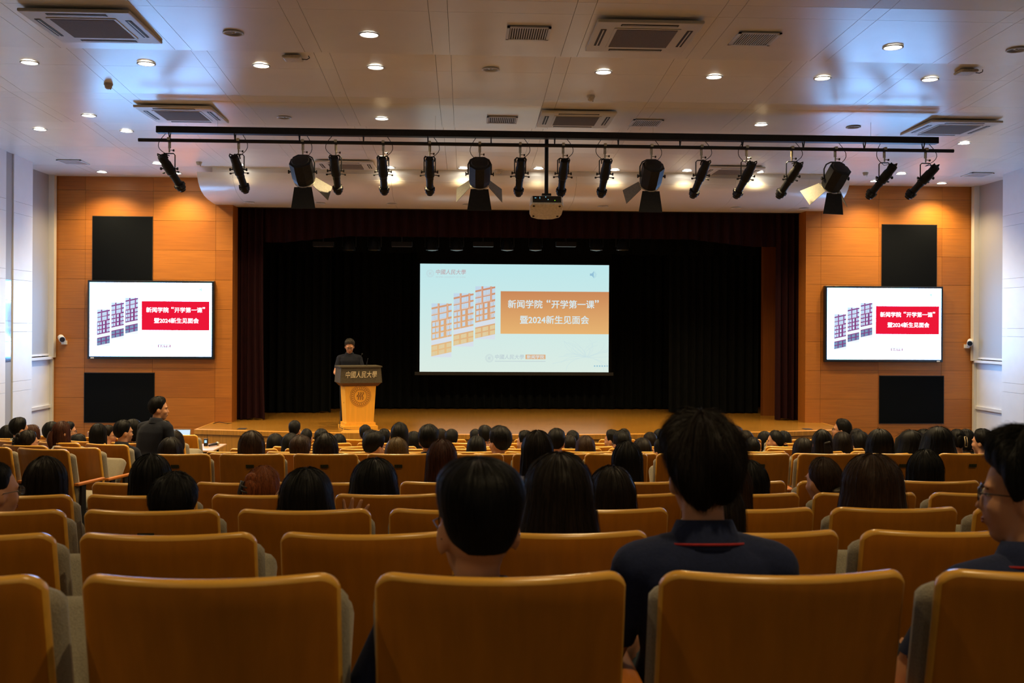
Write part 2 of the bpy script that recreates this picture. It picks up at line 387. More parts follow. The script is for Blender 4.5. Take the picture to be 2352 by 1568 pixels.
# ---- dark stage lamps under the valance
for i, px in enumerate((802, 860, 992, 1049, 1165, 1230, 1370, 1430)):
    q = at(px, 574, 19.5); e = empty('stage_lamp', q)
    tag(e, ['unlit black par lamp above the stage, first from the left', 'unlit black par lamp above the stage, second from the left', 'unlit black par lamp above the left end of the screen', 'unlit black par lamp over the screen, second from its left end',
            'unlit black par lamp over the middle of the screen', 'unlit black par lamp over the screen, just right of its middle', 'unlit black par lamp above the right end of the screen', 'unlit black par lamp above the stage, last on the right'][i], 'stage lamp', 'lamps behind the stage valance')
    b = MB(); b.lathe([(.05, .22), (.09, .16), (.12, .02), (.125, 0), (.115, -.005)], n=16); b.build('housing', M_BLACKPAINT, e, smooth=True, angle=40)
    b = MB(); b.lathe([(.112, .0), (.08, -.012), (.001, -.02)], n=16); b.build('lens', mat('lamp_lens', (.05, .06, .06, 1), .15, .6), e, smooth=True)
    b = MB(); b.tube([(-.13, 0, .06), (-.13, 0, .30), (.13, 0, .30), (.13, 0, .06)], .01, 5); b.build('yoke', M_BLACKMETAL, e)
    b = MB(); b.cyl((0, 0, .29), (0, 0, 4.39-q.z), .012, .012, 6); b.build('hook', M_BLACKMETAL, e)
for i, px in enumerate((743, 923, 1110, 1300)):
    q = at(px, 566, 19.5); e = empty('strip_light', q)
    tag(e, ['first', 'second', 'third', 'fourth'][i]+' unlit dark strip light from the left above the stage', 'strip light', 'strip lights behind the stage valance')
    b = MB(); b.box(-.20, .20, -.06, .06, 0, .09); b.build('body', M_BLACKPAINT, e)
    b = MB(); b.cyl((0, 0, .08), (0, 0, 4.39-q.z), .012, .012, 6); b.build('hook', M_BLACKMETAL, e)
    b = MB(); b.box(-.19, .19, -.05, .05, -.006, 0); b.build('diffuser', mat('strip_glass', (.10, .10, .095, 1), .3, .5), e)
e = tag(empty('lighting_pipe', (XC, 19.5, 4.38)), 'black pipe carrying the unlit lamps above the stage', 'pipe')
b = MB(); b.tube([(-5.2, 0, 0), (5.2, 0, 0)], .025, 8); b.build('tube', M_BLACKMETAL, e)
for x in (-4.5, -1.5, 1.5, 4.5): b = MB(); b.cyl((x, 0, 0), (x, 0, 2.218), .008, .008, 6); b.build('drop_rod', M_BLACKMETAL, e)
# 'black pipe carrying the unlit lamps above the stage', 'pipe')

# ---- slide picture shared by the projection screen and the two televisions
def building(parent, rect, y, seed, mats, slope):
    x0, x1, z0, z1 = rect; w = x1-x0; h = z1-z0
    b = MB(); b.cur = 0; b.quad((x0, y, z0), (x1, y, z0), (x1, y, z1), (x0, y, z1))
    y2 = y-.0008
    def clipq(pts, ci):
        # sheared quad clipped to the strip
        z = [min(max(p[1], z0), z1) for p in pts]
        if max(z)-min(z) < .004: return
        b.cur = ci; b.add([(min(max(p[0], x0), x1), y2, zz) for p, zz in zip(pts, z)], [(0, 1, 2, 3)])
    sl = slope*w
    def row(u0, u1, v0, v1, ci): clipq([(x0+u0*w, z0+v0*h+sl*u0), (x0+u1*w, z0+v0*h+sl*u1), (x0+u1*w, z0+v1*h+sl*u1), (x0+u0*w, z0+v1*h+sl*u0)], ci)
    r = random.Random(seed)
    off = r.uniform(0, .1)
    row(0, 1, .22, .31, 2); 
    for v in (.02, .12): row(.0, .30, v, v+.075, 3); row(.36, .66, v, v+.075, 3); row(.74, 1, v, v+.075, 3)
    for v in (.34, .45, .56):
        for u in (.02, .20, .44, .72, .88): row(u+off*.3, u+.14+off*.3, v, v+.065, 1); row(u+off*.3-.01, u+.15+off*.3, v+.068, v+.078, 2)
    for v in (.68, .80):
        row(.0, .30, v, v+.085, 1); row(.40, .74, v, v+.085, 1); row(.84, 1, v, v+.085, 1)
        row(.0, .30, v-.015, v-.005, 2); row(.40, .74, v-.015, v-.005, 2)
        for q in (.07, .14, .22, .48, .56, .65): row(q, q+.012, v, v+.085, 0)
    row(.0, .30, .92, 1.1, 1); row(.40, .74, .92, 1.1, 1); row(.84, 1, .92, 1.1, 1)
    row(.30, .36, .31, 1.2, 4); row(.76, .82, .31, 1.2, 4)
    for v in (.02, .12):
        for q in (.05, .10, .15, .20, .25, .41, .46, .51, .56, .61, .80, .86, .92): row(q, q+.008, v, v+.075, 2)
    row(0, 1, -.4, .015, 2)
    o = b.build('building_picture', mats, parent); return o
def ring(b, cx, cz, y, r, t, n=28):
    v = []; f = []
    for i in range(n):
        a = 2*math.pi*i/n
        for q in (r, r-t): v.append((cx+q*math.cos(a), y, cz+q*math.sin(a)))
    for i in range(n): j = (i+1) % n; f.append((2*i, 2*j, 2*j+1, 2*i+1))
    b.add(v, f)
def strokes(b, cx, cz, y, r, w):
    """three walking strokes side by side, as in the round seal"""
    for k in (-1, 0, 1):
        x = cx+k*.36*r
        pts = [(x+.05*r, .62*r), (x+.10*r, .35*r), (x-.10*r, .05*r), (x+.06*r, -.2*r), (x-.02*r, -.6*r)]
        for (a, c) in zip(pts[:-1], pts[1:]):
            b.add([(a[0]-w, y, cz+a[1]), (a[0]+w, y, cz+a[1]), (c[0]+w*.8, y, cz+c[1]), (c[0]-w*.8, y, cz+c[1])], [(0, 1, 2, 3)])
        a, c = (x-.02*r, .2*r), (x-.26*r, -.05*r)
        b.add([(a[0], y, cz+a[1]+w), (a[0], y, cz+a[1]-w), (c[0], y, cz+c[1]-w), (c[0], y, cz+c[1]+w)], [(0, 1, 2, 3)])
def seal(parent, cx, cz, y, r, m, name='seal'):
    b = MB(); ring(b, cx, cz, y, r, r*.05); ring(b, cx, cz, y, r*.70, r*.05); strokes(b, cx, cz, y, r*.66, r*.06)
    for i in range(26):
        a = 2*math.pi*i/26; ca, sa = math.cos(a), math.sin(a); q0, q1, h = r*.75, r*.91, r*.055
        p = [(cx+q0*ca-h*sa, y, cz+q0*sa+h*ca), (cx+q1*ca-h*sa, y, cz+q1*sa+h*ca), (cx+q1*ca+h*.2*sa, y, cz+q1*sa-h*.2*ca), (cx+q0*ca+h*.2*sa, y, cz+q0*sa-h*.2*ca)]
        b.add(p, [(0, 1, 2, 3)])
    return b.build(name, m, parent)
def grad(name, c0, c1, zlo, zhi, s, c2=None):
    m = emit(name, c0, s); nt = m.node_tree; e = [n for n in nt.nodes if n.type == 'EMISSION'][0]
    tc = nt.nodes.new('ShaderNodeTexCoord'); sp = nt.nodes.new('ShaderNodeSeparateXYZ'); mr = nt.nodes.new('ShaderNodeMapRange'); rp = nt.nodes.new('ShaderNodeValToRGB')
    nt.links.new(tc.outputs['Object'], sp.inputs[0]); nt.links.new(sp.outputs[2], mr.inputs[0])
    mr.inputs[1].default_value = zlo; mr.inputs[2].default_value = zhi
    rp.color_ramp.elements[0].color = c0; rp.color_ramp.elements[1].color = c1
    nt.links.new(mr.outputs[0], rp.inputs[0]); nt.links.new(rp.outputs[0], e.inputs[0]); return m
def slide(parent, x0, x1, z0, z1, y, P, redend):
    w = x1-x0; h = z1-z0
    X = lambda u: x0+u*w
    Z = lambda v: z1-v*h
    y -= .002
    seal(parent, X(.053), Z(.09), y, .036*h, P['faint'], 'slide_seal')
    add_text('slide_name', '中國人民大學', parent, X(.083), X(.24), Z(.075), y, P['name'], .012, .12, .046*h)
    add_text('slide_name_english', 'RENMIN UNIVERSITY OF CHINA', parent, X(.083), X(.24), Z(.122), y, P['faint'], .0, 0)
    b = MB(); sx, sz, q = X(.915), Z(.09), .03*h
    b.add([(sx-q, y, sz-.35*q), (sx-.4*q, y, sz-.35*q), (sx+.2*q, y, sz-q), (sx+.2*q, y, sz+q), (sx-.4*q, y, sz+.35*q), (sx-q, y, sz+.35*q)], [(0, 1, 2, 3, 4, 5)])
    for k in range(-3, 4):
        a = k*.42; b.add([(sx+.5*q*math.cos(a)+d*math.sin(a), y, sz+.55*q+.0-.55*q+1.0*q*math.sin(a)*.7-d*math.cos(a)) for d in (.05*q, -.05*q)]+[(sx+1.1*q*math.cos(a)+d*math.sin(a), y, sz+1.7*q*math.sin(a)*.7-d*math.cos(a)) for d in (-.05*q, .05*q)], [(0, 1, 2, 3)])
    b.build('speaker_icon', P['icon'], parent)
    for i, (u0, u1, v0, v1) in enumerate(((.061, .167, .367, .865), (.177, .282, .272, .765), (.291, .396, .206, .697))):
        building(parent, (X(u0), X(u1), Z(v1), Z(v0)), y, i, P['bld'], .22)
    b = MB(); b.quad((X(.425), y, Z(.645)), (X(redend), y, Z(.645)), (X(redend), y, Z(.25)), (X(.425), y, Z(.25))); b.build('title_block', P['block'], parent)
    y3 = y-.002
    add_text('slide_title', '新闻学院', parent, X(.464), X(.646), Z(.368), y3, P['white'], P['bold'])
    add_text('slide_title_quote', '“', parent, X(.669), X(.688), Z(.34), y3, P['white'], P['bold'])
    add_text('slide_title', '开学第一课', parent, X(.695), X(.922), Z(.368), y3, P['white'], P['bold'])
    add_text('slide_title_quote', '”', parent, X(.926), X(.945), Z(.34), y3, P['white'], P['bold'])
    add_text('slide_subtitle', '暨2024新生见面会', parent, X(.528), X(.893), Z(.513), y3, P['white'], P['bold'])
    seal(parent, X(.367), Z(.873), y, .038*h, P['faint'], 'slide_seal')
    add_text('slide_footer_name', '中國人民大學', parent, X(.396), X(.55), Z(.86), y, P['faint'], .01, .12, .044*h)
    b = MB(); b.quad((X(.558), y, Z(.88)), (X(.664), y, Z(.88)), (X(.664), y, Z(.838)), (X(.558), y, Z(.838))); b.build('badge', P['badge'], parent)
    add_text('badge_text', '新闻学院', parent, X(.565), X(.657), Z(.859), y3, P['white'], .01, 0, .034*h)
    b = MB(); b.quad((X(.396), y, Z(.903)), (X(.664), y, Z(.903)), (X(.664), y, Z(.898)), (X(.396), y, Z(.898))); b.build('footer_line', P['faint'], parent)
    b = MB()
    for k in range(6):
        u = .922+k*.0135; b.quad((X(u), y, Z(.948)), (X(u+.007), y, Z(.948)), (X(u+.007), y, Z(.936)), (X(u), y, Z(.936)))
    b.build('footer_icons', P['icon'], parent)
    if 'flower' in P:
        b = MB(); r = random.Random(3); cx, cz = X(.88), Z(.86)
        for k in range(26):
            a0 = r.uniform(-.3, 3.5); L = r.uniform(.10, .20)*w; bend = r.uniform(-.9, .9); pts = []
            for j in range(9):
                t = j/8; a = a0+bend*t; px_, pz_ = cx+L*t*math.cos(a), cz+L*t*math.sin(a)*.55
                pts.append((min(px_, X(.995)), min(max(pz_, Z(.99)), Z(.66))))
            for p, q_ in zip(pts[:-1], pts[1:]):
                d = Vector((q_[0]-p[0], q_[1]-p[1]))
                if d.length < 1e-4: continue
                n_ = Vector((-d.y, d.x)).normalized()*.0035
                b.add([(p[0]-n_.x, y, p[1]-n_.y), (q_[0]-n_.x, y, q_[1]-n_.y), (q_[0]+n_.x, y, q_[1]+n_.y), (p[0]+n_.x, y, p[1]+n_.y)], [(0, 1, 2, 3)])
        b.build('flower_drawing', P['flower'], parent)
G = SCREEN_GLOW
PS = dict(faint=emit('proj_faint', srgb(196, 212, 218), G), name=emit('proj_name', srgb(196, 176, 180), G), icon=emit('proj_icon', srgb(150, 196, 220), G),
          block=grad('proj_block', srgb(240, 188, 120), srgb(206, 136, 90), 2.3, 3.35, G), white=emit('proj_white', srgb(222, 240, 244), G), badge=emit('proj_badge', srgb(228, 178, 130), G), bold=.014,
          flower=emit('proj_flower', srgb(210, 234, 235), G),
          bld=[grad('proj_brick', srgb(238, 196, 138), srgb(206, 140, 112), 1.9, 3.5, G), emit('proj_window', srgb(200, 222, 240), G), emit('proj_pale', srgb(222, 230, 240), G), emit('proj_glass', srgb(232, 206, 150), G), grad('proj_brick_light', srgb(240, 206, 160), srgb(222, 164, 138), 1.9, 3.5, G)])
g_ = TV_GLOW
PT = dict(faint=emit('tv_faint', (.30, .50, .90), 1.5), name=emit('tv_name', (.45, .42, .70), 1.5), icon=emit('tv_icon', (.45, .75, .95), 1.2),
          block=emit('tv_block', srgb(226, 22, 52), 1.0), white=emit('tv_white', (.75, .9, 1.0), 2.0), badge=emit('tv_badge', srgb(150, 60, 130), 1.0), bold=.017,
          bld=[emit('tv_brick', srgb(126, 62, 122), 1.0), emit('tv_window', srgb(196, 222, 250), 1.0), emit('tv_pale', srgb(232, 240, 255), 1.0), emit('tv_glass', srgb(90, 120, 160), 1.0), emit('tv_brick_light', srgb(150, 92, 150), 1.0)])
# projection screen
sx0, sx1, sz0, sz1, sy = at(965, 608, 21.0).x, at(1399, 608, 21.0).x, at(1180, 854, 21.0).z, at(1180, 607, 21.0).z, 21.0
sc_ = tag(empty('projection_screen', ((sx0+sx1)/2, sy, sz0)), 'wide hanging projection screen showing the orange and white opening slide', 'screen')
T = Matrix.Translation((-(sx0+sx1)/2, -sy, -sz0))
def reparent(o_parent, fn):
    """run fn (builds in world coordinates), then give its new objects their place under the parent"""
    before = set(bpy.data.objects); fn(); 
    for o in set(bpy.data.objects)-before:
        if o.parent == o_parent: o.matrix_parent_inverse = Matrix.Translation(-Vector(o_parent.location))
def _scr():
    b = MB(); b.quad((sx0, sy, sz0), (sx1, sy, sz0), (sx1, sy, sz1), (sx0, sy, sz1))
    b.build('picture', grad('proj_ground', srgb(226, 243, 234), srgb(196, 238, 242), sz0, sz1, G), sc_)
    b = MB(); b.box(sx0-.06, sx0, sy-.004, sy+.01, sz0-.05, sz1+.02); b.box(sx1, sx1+.06, sy-.004, sy+.01, sz0-.05, sz1+.02); b.box(sx0-.06, sx1+.06, sy-.004, sy+.01, sz1, sz1+.06); b.box(sx0, sx1, sy+.003, sy+.012, sz0, sz1)
    b.build('border', M_BLKC, sc_)
    b = MB(); b.box(sx0-.10, sx1+.10, sy-.02, sy+.03, sz0-.07, sz0-.005); b.build('bottom_bar', mat('bar_dark', (.02, .019, .016, 1), .5, .4), sc_)
    slide(sc_, sx0, sx1, sz0, sz1, sy, PS, 1.0)
    b = MB(); b.box(sx0-.06, sx1+.06, sy+.012, sy+.02, sz1, 4.7); b.build('black_drop', M_BLKC, sc_)
    b = MB(); b.box(sx0-.2, sx1+.2, sy-.07, sy+.09, 4.7, 4.86); b.build('roller_case', M_BLACKMETAL, sc_)
    for x in (sx0, sx1): b = MB(); b.cyl((x, sy, 4.85), (x, sy, 6.6), .01, .01, 6); b.build('drop_rod', M_BLACKMETAL, sc_)
reparent(sc_, _scr)
# televisions
def tv(x0, x1, z0, z1, label, flip):
    y = YW-.10
    e = tag(empty('television', ((x0+x1)/2, YW, z0)), label, 'television', 'televisions either side of the stage')
    def _t():
        b = MB(); me = b.box(x0, x1, y, YW-.005, z0, z1).mesh('housing', M_BEZEL); bevel_me(me, .008); link('housing', me, e)
        bz = .04
        b = MB(); b.quad((x0+bz, y-.003, z0+bz+.01), (x1-bz, y-.003, z0+bz+.01), (x1-bz, y-.003, z1-bz), (x0+bz, y-.003, z1-bz))
        b.build('picture', emit('tv_ground', TV_COL, TV_GLOW), e)
        slide(e, x0+bz, x1-bz, z0+bz+.01, z1-bz, y-.003, PT, .982)
        xx = x0+.06 if flip else x1-.12
        b = MB(); b.box(xx, xx+.06, y-.006, y, z0+.008, z0+.032); b.build('sticker', M_WHITE, e)
    reparent(e, _t)
tv(-6.866, -4.60, 1.905, 3.335, 'large wall television showing the red title slide, left of the stage', True)
tv(6.727, 8.992, 1.90, 3.33, 'large wall television showing the red title slide, right of the stage', False)
# black cloth panels
for x0, x1, z0, z1, l in ((-6.82, -5.735, 3.30, 4.51, 'tall black speaker cloth panel above the left television'), (-6.955, -5.687, .74, 1.655, 'square black speaker cloth panel below the left television'),
                          (7.84, 8.91, 3.30, 4.505, 'tall black speaker cloth panel above the right television'), (7.805, 9.06, .735, 1.645, 'square black speaker cloth panel below the right television')):
    e = tag(empty('speaker_panel', ((x0+x1)/2, YW, z0)), l, 'speaker panel', 'black cloth panels in the wood walls')
    w, h = x1-x0, z1-z0
    b = MB(); me = b.box(-w/2+.012, w/2-.012, -.022, 0, .012, h-.012).mesh('cloth', M_GRILLE); bevel_me(me, .006); link('cloth', me, e)
    b = MB(); b.box(-w/2, w/2, -.012, -.001, 0, .012); b.box(-w/2, w/2, -.012, -.001, h-.012, h); b.box(-w/2, -w/2+.012, -.012, -.001, 0, h); b.box(w/2-.012, w/2, -.012, -.001, 0, h); b.build('frame', M_BLACKMETAL, e)
# wall cameras
for px, py, s, l in ((149, 778, 1, 'small white security camera on the wood wall, left'), (2219, 787, -1, 'small white security camera on the wood wall, right')):
    q = at(px, py, YW); e = tag(empty('security_camera', q), l, 'camera', 'security cameras')
    b = MB(); b.box(-.045, .045, -.05, 0, -.10, -.03); b.build('bracket', M_WHITE, e)
    a, c = Vector((-.05*s, -.06, .03)), Vector((.05*s, -.24, -.01))
    b = MB(); b.cyl(a, c, .052, .055, 16); b.build('housing', M_WHITE, e, smooth=True, angle=40)
    b = MB(); b.cyl(c, c+(c-a).normalized()*.012, .046, .042, 16); b.build('lens', M_BEZEL, e)
    b = MB(); b.cyl((0, -.07, .0), (0, -.04, -.06), .018, .018, 8); b.build('arm', M_WHITE, e)
# ================================================================== CEILING FIXTURES
def xf(b, M): b.v = [tuple(M @ Vector(p)) for p in b.v]; return b
def place_words(px, py):
    return ('far ' if py > 240 else 'near ')+('left' if px < 780 else 'middle' if px < 1560 else 'right')
LAMPS_ON = [(68, 142, 'near left corner, leftmost of its row'), (336, 145, 'second from the left in the nearer row'), (600, 149, 'third from the left in the nearer row'), (848, 78, 'nearest of all, left of the centre vent'),
    (863, 153, 'just in front of the centre, left of the unlit one'), (1386, 164, 'below the large centre air conditioner'), (1640, 175, 'between the centre and the right, nearer row'), (1889, 178, 'right side of the nearer row'),
    (2051, 107, 'nearest on the right, inside the blue reflection'), (2136, 181, 'right end of the nearer row, by the ceiling sensor'), (204, 264, 'left of the second air conditioner'), (92, 296, 'far left by the wall'),
    (291, 300, 'left end of the black lighting beam'), (877, 271, 'above the black beam, left of centre'), (1748, 285, 'above the black beam, right of centre'), (2214, 328, 'right end of the black beam'),
    (1081, 313, 'just under the black beam near the centre'), (234, 394, 'over the left wood wall'), (362, 374, 'behind the first spotlight, upper'), (405, 397, 'behind the first spotlight, lower'),
    (895, 384, 'over the white hood, left'), (1064, 385, 'over the white hood, left of centre'), (1237, 386, 'over the white hood, centre'), (1412, 389, 'over the white hood, right of centre'), (1578, 391, 'over the white hood, right'),
    (1743, 394, 'over the white hood, far right'), (548, 377, 'over the white hood, far left'), (2070, 398, 'over the right wood wall, inner'), (2010, 415, 'behind the last but one spotlight'), (2163, 420, 'over the right wood wall, outer')]
me_rim = MB().lathe([(.070, 0), (.096, -.001), (.098, -.008), (.084, -.011), (.078, -.002)], n=20, closed=False).mesh('trim_ring', M_WHITE, True)
me_glow = MB().lathe([(.080, -.004), (.001, -.011)], n=16).mesh('bulb', M_GLOW)
me_off = MB().lathe([(.080, -.003), (.055, .004), (.001, .006)], n=16).mesh('reflector', M_CHROME, True)
li = bpy.data.lights.new('downlight', 'SPOT'); li.energy = LAMP_W; li.color = LAMP_COL; li.spot_size = math.radians(130); li.spot_blend = .8; li.shadow_soft_size = .06
def downlight(q, label, on=True, light=None):
    e = tag(empty('ceiling_downlight', q), label, 'ceiling light', 'recessed round ceiling downlights')
    link('trim_ring', me_rim, e); link('bulb' if on else 'reflector', me_glow if on else me_off, e)
    if on:
        l = bpy.data.objects.new('downlight_beam', light or li); COL.objects.link(l); l.parent = e; l.location = (0, 0, -.03)
    return e
ORD3 = ['first', 'second', 'third']
li_near = li.copy(); li_near.energy = LAMP_W*.58
for px, py, w in LAMPS_ON: downlight(ceil_at(px, py)-Vector((0, 0, .002)), 'glowing round ceiling downlight, '+w)
for px, py, w in ((536, 74, 'unlit round ceiling downlight left of the nearest glowing one'), (1127, 158, 'unlit round ceiling downlight below the centre vent'), (653, 269, 'unlit round ceiling downlight just above the black beam, left'), (2335, 113, 'unlit round ceiling downlight at the right edge'), (1960, 291, 'unlit round ceiling downlight just above the black beam, right')):
    downlight(ceil_at(px, py)-Vector((0, 0, .002)), w, False)
for i, (x, y) in enumerate(((-3.5, 5.2), (1.0, 5.6), (5.5, 5.2), (-3.5, 1.2), (1.0, 1.6), (5.5, 1.2), (-3.5, -2.2), (1.0, -2.2), (5.5, -2.2))):  # unseen lamps added above and behind the camera to light the near chairs
    downlight(Vector((x, y, ceil_z(y)-.002)), 'unseen ceiling downlight added over the rear seats, %s lamp of the %s row there' % (ORD3[i % 3], ORD3[i//3]), True, li_near)
# unlit downlights in the hood
for px, py, w in ((572, 459, 'left end of the hood'), (735, 462, 'hood behind the third spotlight'), (900, 463, 'hood left of the centre'), (1075, 465, 'hood by the centre spotlight'), (1385, 468, 'hood right of the projector'), (1690, 472, 'hood right side'), (1848, 475, 'right end of the hood')):
    q = at(px, py, 18.15); downlight(Vector((q.x, 18.15, CZ+2.214)), 'small unlit downlight under the white '+w, False)

def cassette(px, py, wx, wy, label):
    q = ceil_at(px, py); e = tag(empty('air_conditioner', (q.x, q.y, q.z-.01)), label, 'air conditioner', 'ceiling cassette air conditioners')
    me = MB().box(-wx/2, wx/2, -wy/2, wy/2, -.030, 0).mesh('panel', M_CASSETTE); bevel_me(me, .012, 3); link('panel', me, e)
    gx, gy = wx*.29, wy*.29
    MB().box(-gx-.025, gx+.025, -gy-.025, gy+.025, -.036, -.030).build('grille_frame', M_CASSETTE, e)
    MB().box(-gx, gx, -gy, gy, -.039, -.036).build('intake_grille', M_MESHG, e)
    for (x0, x1, y0, y1) in ((-wx*.27, wx*.27, wy*.385, wy*.44), (-wx*.27, wx*.27, -wy*.44, -wy*.385), (-wx*.44, -wx*.385, -wy*.27, wy*.27), (wx*.385, wx*.44, -wy*.27, wy*.27)):
        b = MB(); b.box(x0, x1, y0, y1, -.033, -.0295); s = b.build('air_slot', M_SLOT, e)
        b = MB()
        if x1-x0 > y1-y0: b.box(x0+.01, x1-.01, (y0+y1)/2-.006, (y0+y1)/2+.006, -.036, -.033)
        else: b.box((x0+x1)/2-.006, (x0+x1)/2+.006, y0+.01, y1-.01, -.036, -.033)
        b.build('louvre', M_CASSETTE, s)
cassette(215, 55, .95, .95, 'square ceiling air conditioner in the near left corner of the view')
cassette(1475, 78, .95, .95, 'large square ceiling air conditioner near the centre, between two vents')
cassette(420, 258, .95, .95, 'square ceiling air conditioner above the left end of the black beam')
cassette(1322, 270, .95, .95, 'square ceiling air conditioner just above the middle of the black beam')
cassette(2182, 290, .95, .95, 'square ceiling air conditioner above the right end of the black beam')
cassette(795, 376, .95, .8, 'square ceiling air conditioner behind the fourth spotlight')
cassette(1680, 389, .95, .8, 'square ceiling air conditioner behind the right spotlights')
def vent(px, py, wx, wy, label, n=14):
    q = ceil_at(px, py); e = tag(empty('air_vent', (q.x, q.y, q.z-.003)), label, 'vent', 'louvred ceiling vents')
    b = MB(); t = .025
    b.box(-wx/2, wx/2, -wy/2, -wy/2+t, -.012, 0); b.box(-wx/2, wx/2, wy/2-t, wy/2, -.012, 0); b.box(-wx/2, -wx/2+t, -wy/2, wy/2, -.012, 0); b.box(wx/2-t, wx/2, -wy/2, wy/2, -.012, 0); b.build('frame', M_WHITE, e)
    MB().box(-wx/2+t, wx/2-t, -wy/2+t, wy/2-t, -.003, -.001).build('backing', M_SLOT, e)
    me = MB().box(-.004, .004, -wy/2+t, wy/2-t, -.010, -.003).mesh('slat', M_WHITE)
    for i in range(n): link('slat', me, e, (-wx/2+t+(wx-2*t)*(i+.5)/n, 0, 0))
vent(1213, 74, .40, .40, 'louvred ceiling vent at the top centre, left of the large air conditioner', 16)
vent(1733, 87, .40, .40, 'louvred ceiling vent at the top, right of the large air conditioner', 16)
vent(1153, 274, .40, .40, 'louvred ceiling vent above the black beam, left of the middle')
vent(1484, 281, .40, .40, 'louvred ceiling vent above the black beam, right of the middle')
vent(168, 371, .40, .40, 'small louvred ceiling vent by the left wall')
vent(2245, 400, .40, .40, 'small louvred ceiling vent by the right wall')
M_SENSOR = mat('sensor_plastic', (.56, .50, .38, 1), .5, .4)
for px, py, l, w in ((249, 192, 'round beige smoke detector on the left of the ceiling', .05), (1357, 220, 'round white smoke detector near the centre of the ceiling', .05), (457, 372, 'round smoke detector left of the white hood', .05), (1988, 396, 'small smoke detector right of the white hood', .05), (1145, 390, 'flat ceiling sensor over the white hood', .07)):
    q = ceil_at(px, py); e = tag(empty('smoke_detector', q), l, 'smoke detector', 'ceiling sensors')
    MB().lathe([(w, 0), (w, -.015), (w*.8, -.03), (w*.75, -.05), (w*.45, -.062), (.001, -.063)], n=18).build('body', M_SENSOR, e, smooth=True, angle=40)
    MB().cyl((w*.5, 0, -.058), (w*.5, 0, -.066), .006, .006, 8).build('indicator', M_SLOT, e)
for px, py, l in ((672, 128, 'flat white wireless access box with a short cable on the ceiling'), (2219, 160, 'flat beige wireless access box on the right of the ceiling')):
    q = ceil_at(px, py); e = tag(empty('wireless_access_point', q), l, 'wireless box', 'ceiling wireless boxes')
    me = MB().box(-.10, .10, -.10, .10, -.045, -.006).mesh('body', M_SENSOR); bevel_me(me, .025, 3); link('body', me, e)
    MB().box(-.05, .05, -.05, .05, -.008, 0).build('bracket', M_SLOT, e)
    MB().tube([(.09, 0, -.03), (.15, 0, -.035), (.18, -.01, -.02), (.17, -.03, -.004)], .005, 5).build('cable', M_BLACKMETAL, e)

# ================================================================== LIGHTING BEAM AND SPOTLIGHTS
YT = 12.9
bx0, bx1, bz = at(361, 297, YT).x, at(2152, 325, YT).x, 5.015
px0, px1, pz = at(318, 323, YT).x, at(2190, 349, YT).x, 4.885
e = tag(empty('lighting_beam', ((bx0+bx1)/2, YT, bz)), 'long black box beam under the ceiling carrying the row of spotlights', 'lighting beam')
hw = (bx1-bx0)/2
me = MB().box(-hw, hw, -.06, .06, -.042, .042).mesh('beam', M_BLACKPAINT); bevel_me(me, .004, 1); link('beam', me, e)
b = MB(); b.cyl((px0-e.location.x, 0, pz-bz), (px1-e.location.x, 0, pz-bz), .024, .024, 10); b.build('pipe', M_BLACKMETAL, e, smooth=True, angle=50)
for px in (390, 540, 688, 835, 983, 1128, 1274, 1420, 1562, 1705, 1845, 1985, 2120):
    x = at(px, 320, YT).x-e.location.x
    b = MB(); b.cyl((x, .03, -.04), (x, 0, pz-bz), .008, .008, 6); b.cyl((x, -.05, -.04), (x, 0, pz-bz), .008, .008, 6); b.build('hanger', M_BLACKMETAL, e)
for px in (500, 1000, 1500, 2000):
    x = at(px, 300, YT).x-e.location.x; b = MB(); b.cyl((x, 0, .04), (x, 0, ceil_z(YT)-bz+.02), .002, .002, 4); b.build('suspension_wire', M_STEEL, e)
SPOTS = [(388, 'p', 25), (547, 'p', 10), (695, 'f', 6), (771, 'p', 1), (880, 'p', 0), (987, 'p', -1), (1102, 'f', 0), (1195, 'p', -2), (1294, 'p', -2), (1390, 'p', -4), (1497, 'f', -4), (1612, 'p', -14), (1716, 'p', -18), (1820, 'p', -24), (1920, 'f', -16), (2033, 'p', -30), (2128, 'p', -36)]
ORD = ['first', 'second', 'third', 'fourth', 'fifth', 'sixth', 'seventh', 'eighth', 'ninth', 'tenth', 'eleventh', 'twelfth', 'thirteenth', 'fourteenth', 'fifteenth', 'sixteenth', 'seventeenth', 'eighteenth']
def rot_to(d, upv=Vector((0, 0, 1))):
    y = d.normalized(); x = y.cross(upv).normalized(); z = x.cross(y)
    return Matrix(((x.x, y.x, z.x), (x.y, y.y, z.y), (x.z, y.z, z.z))).to_4x4()
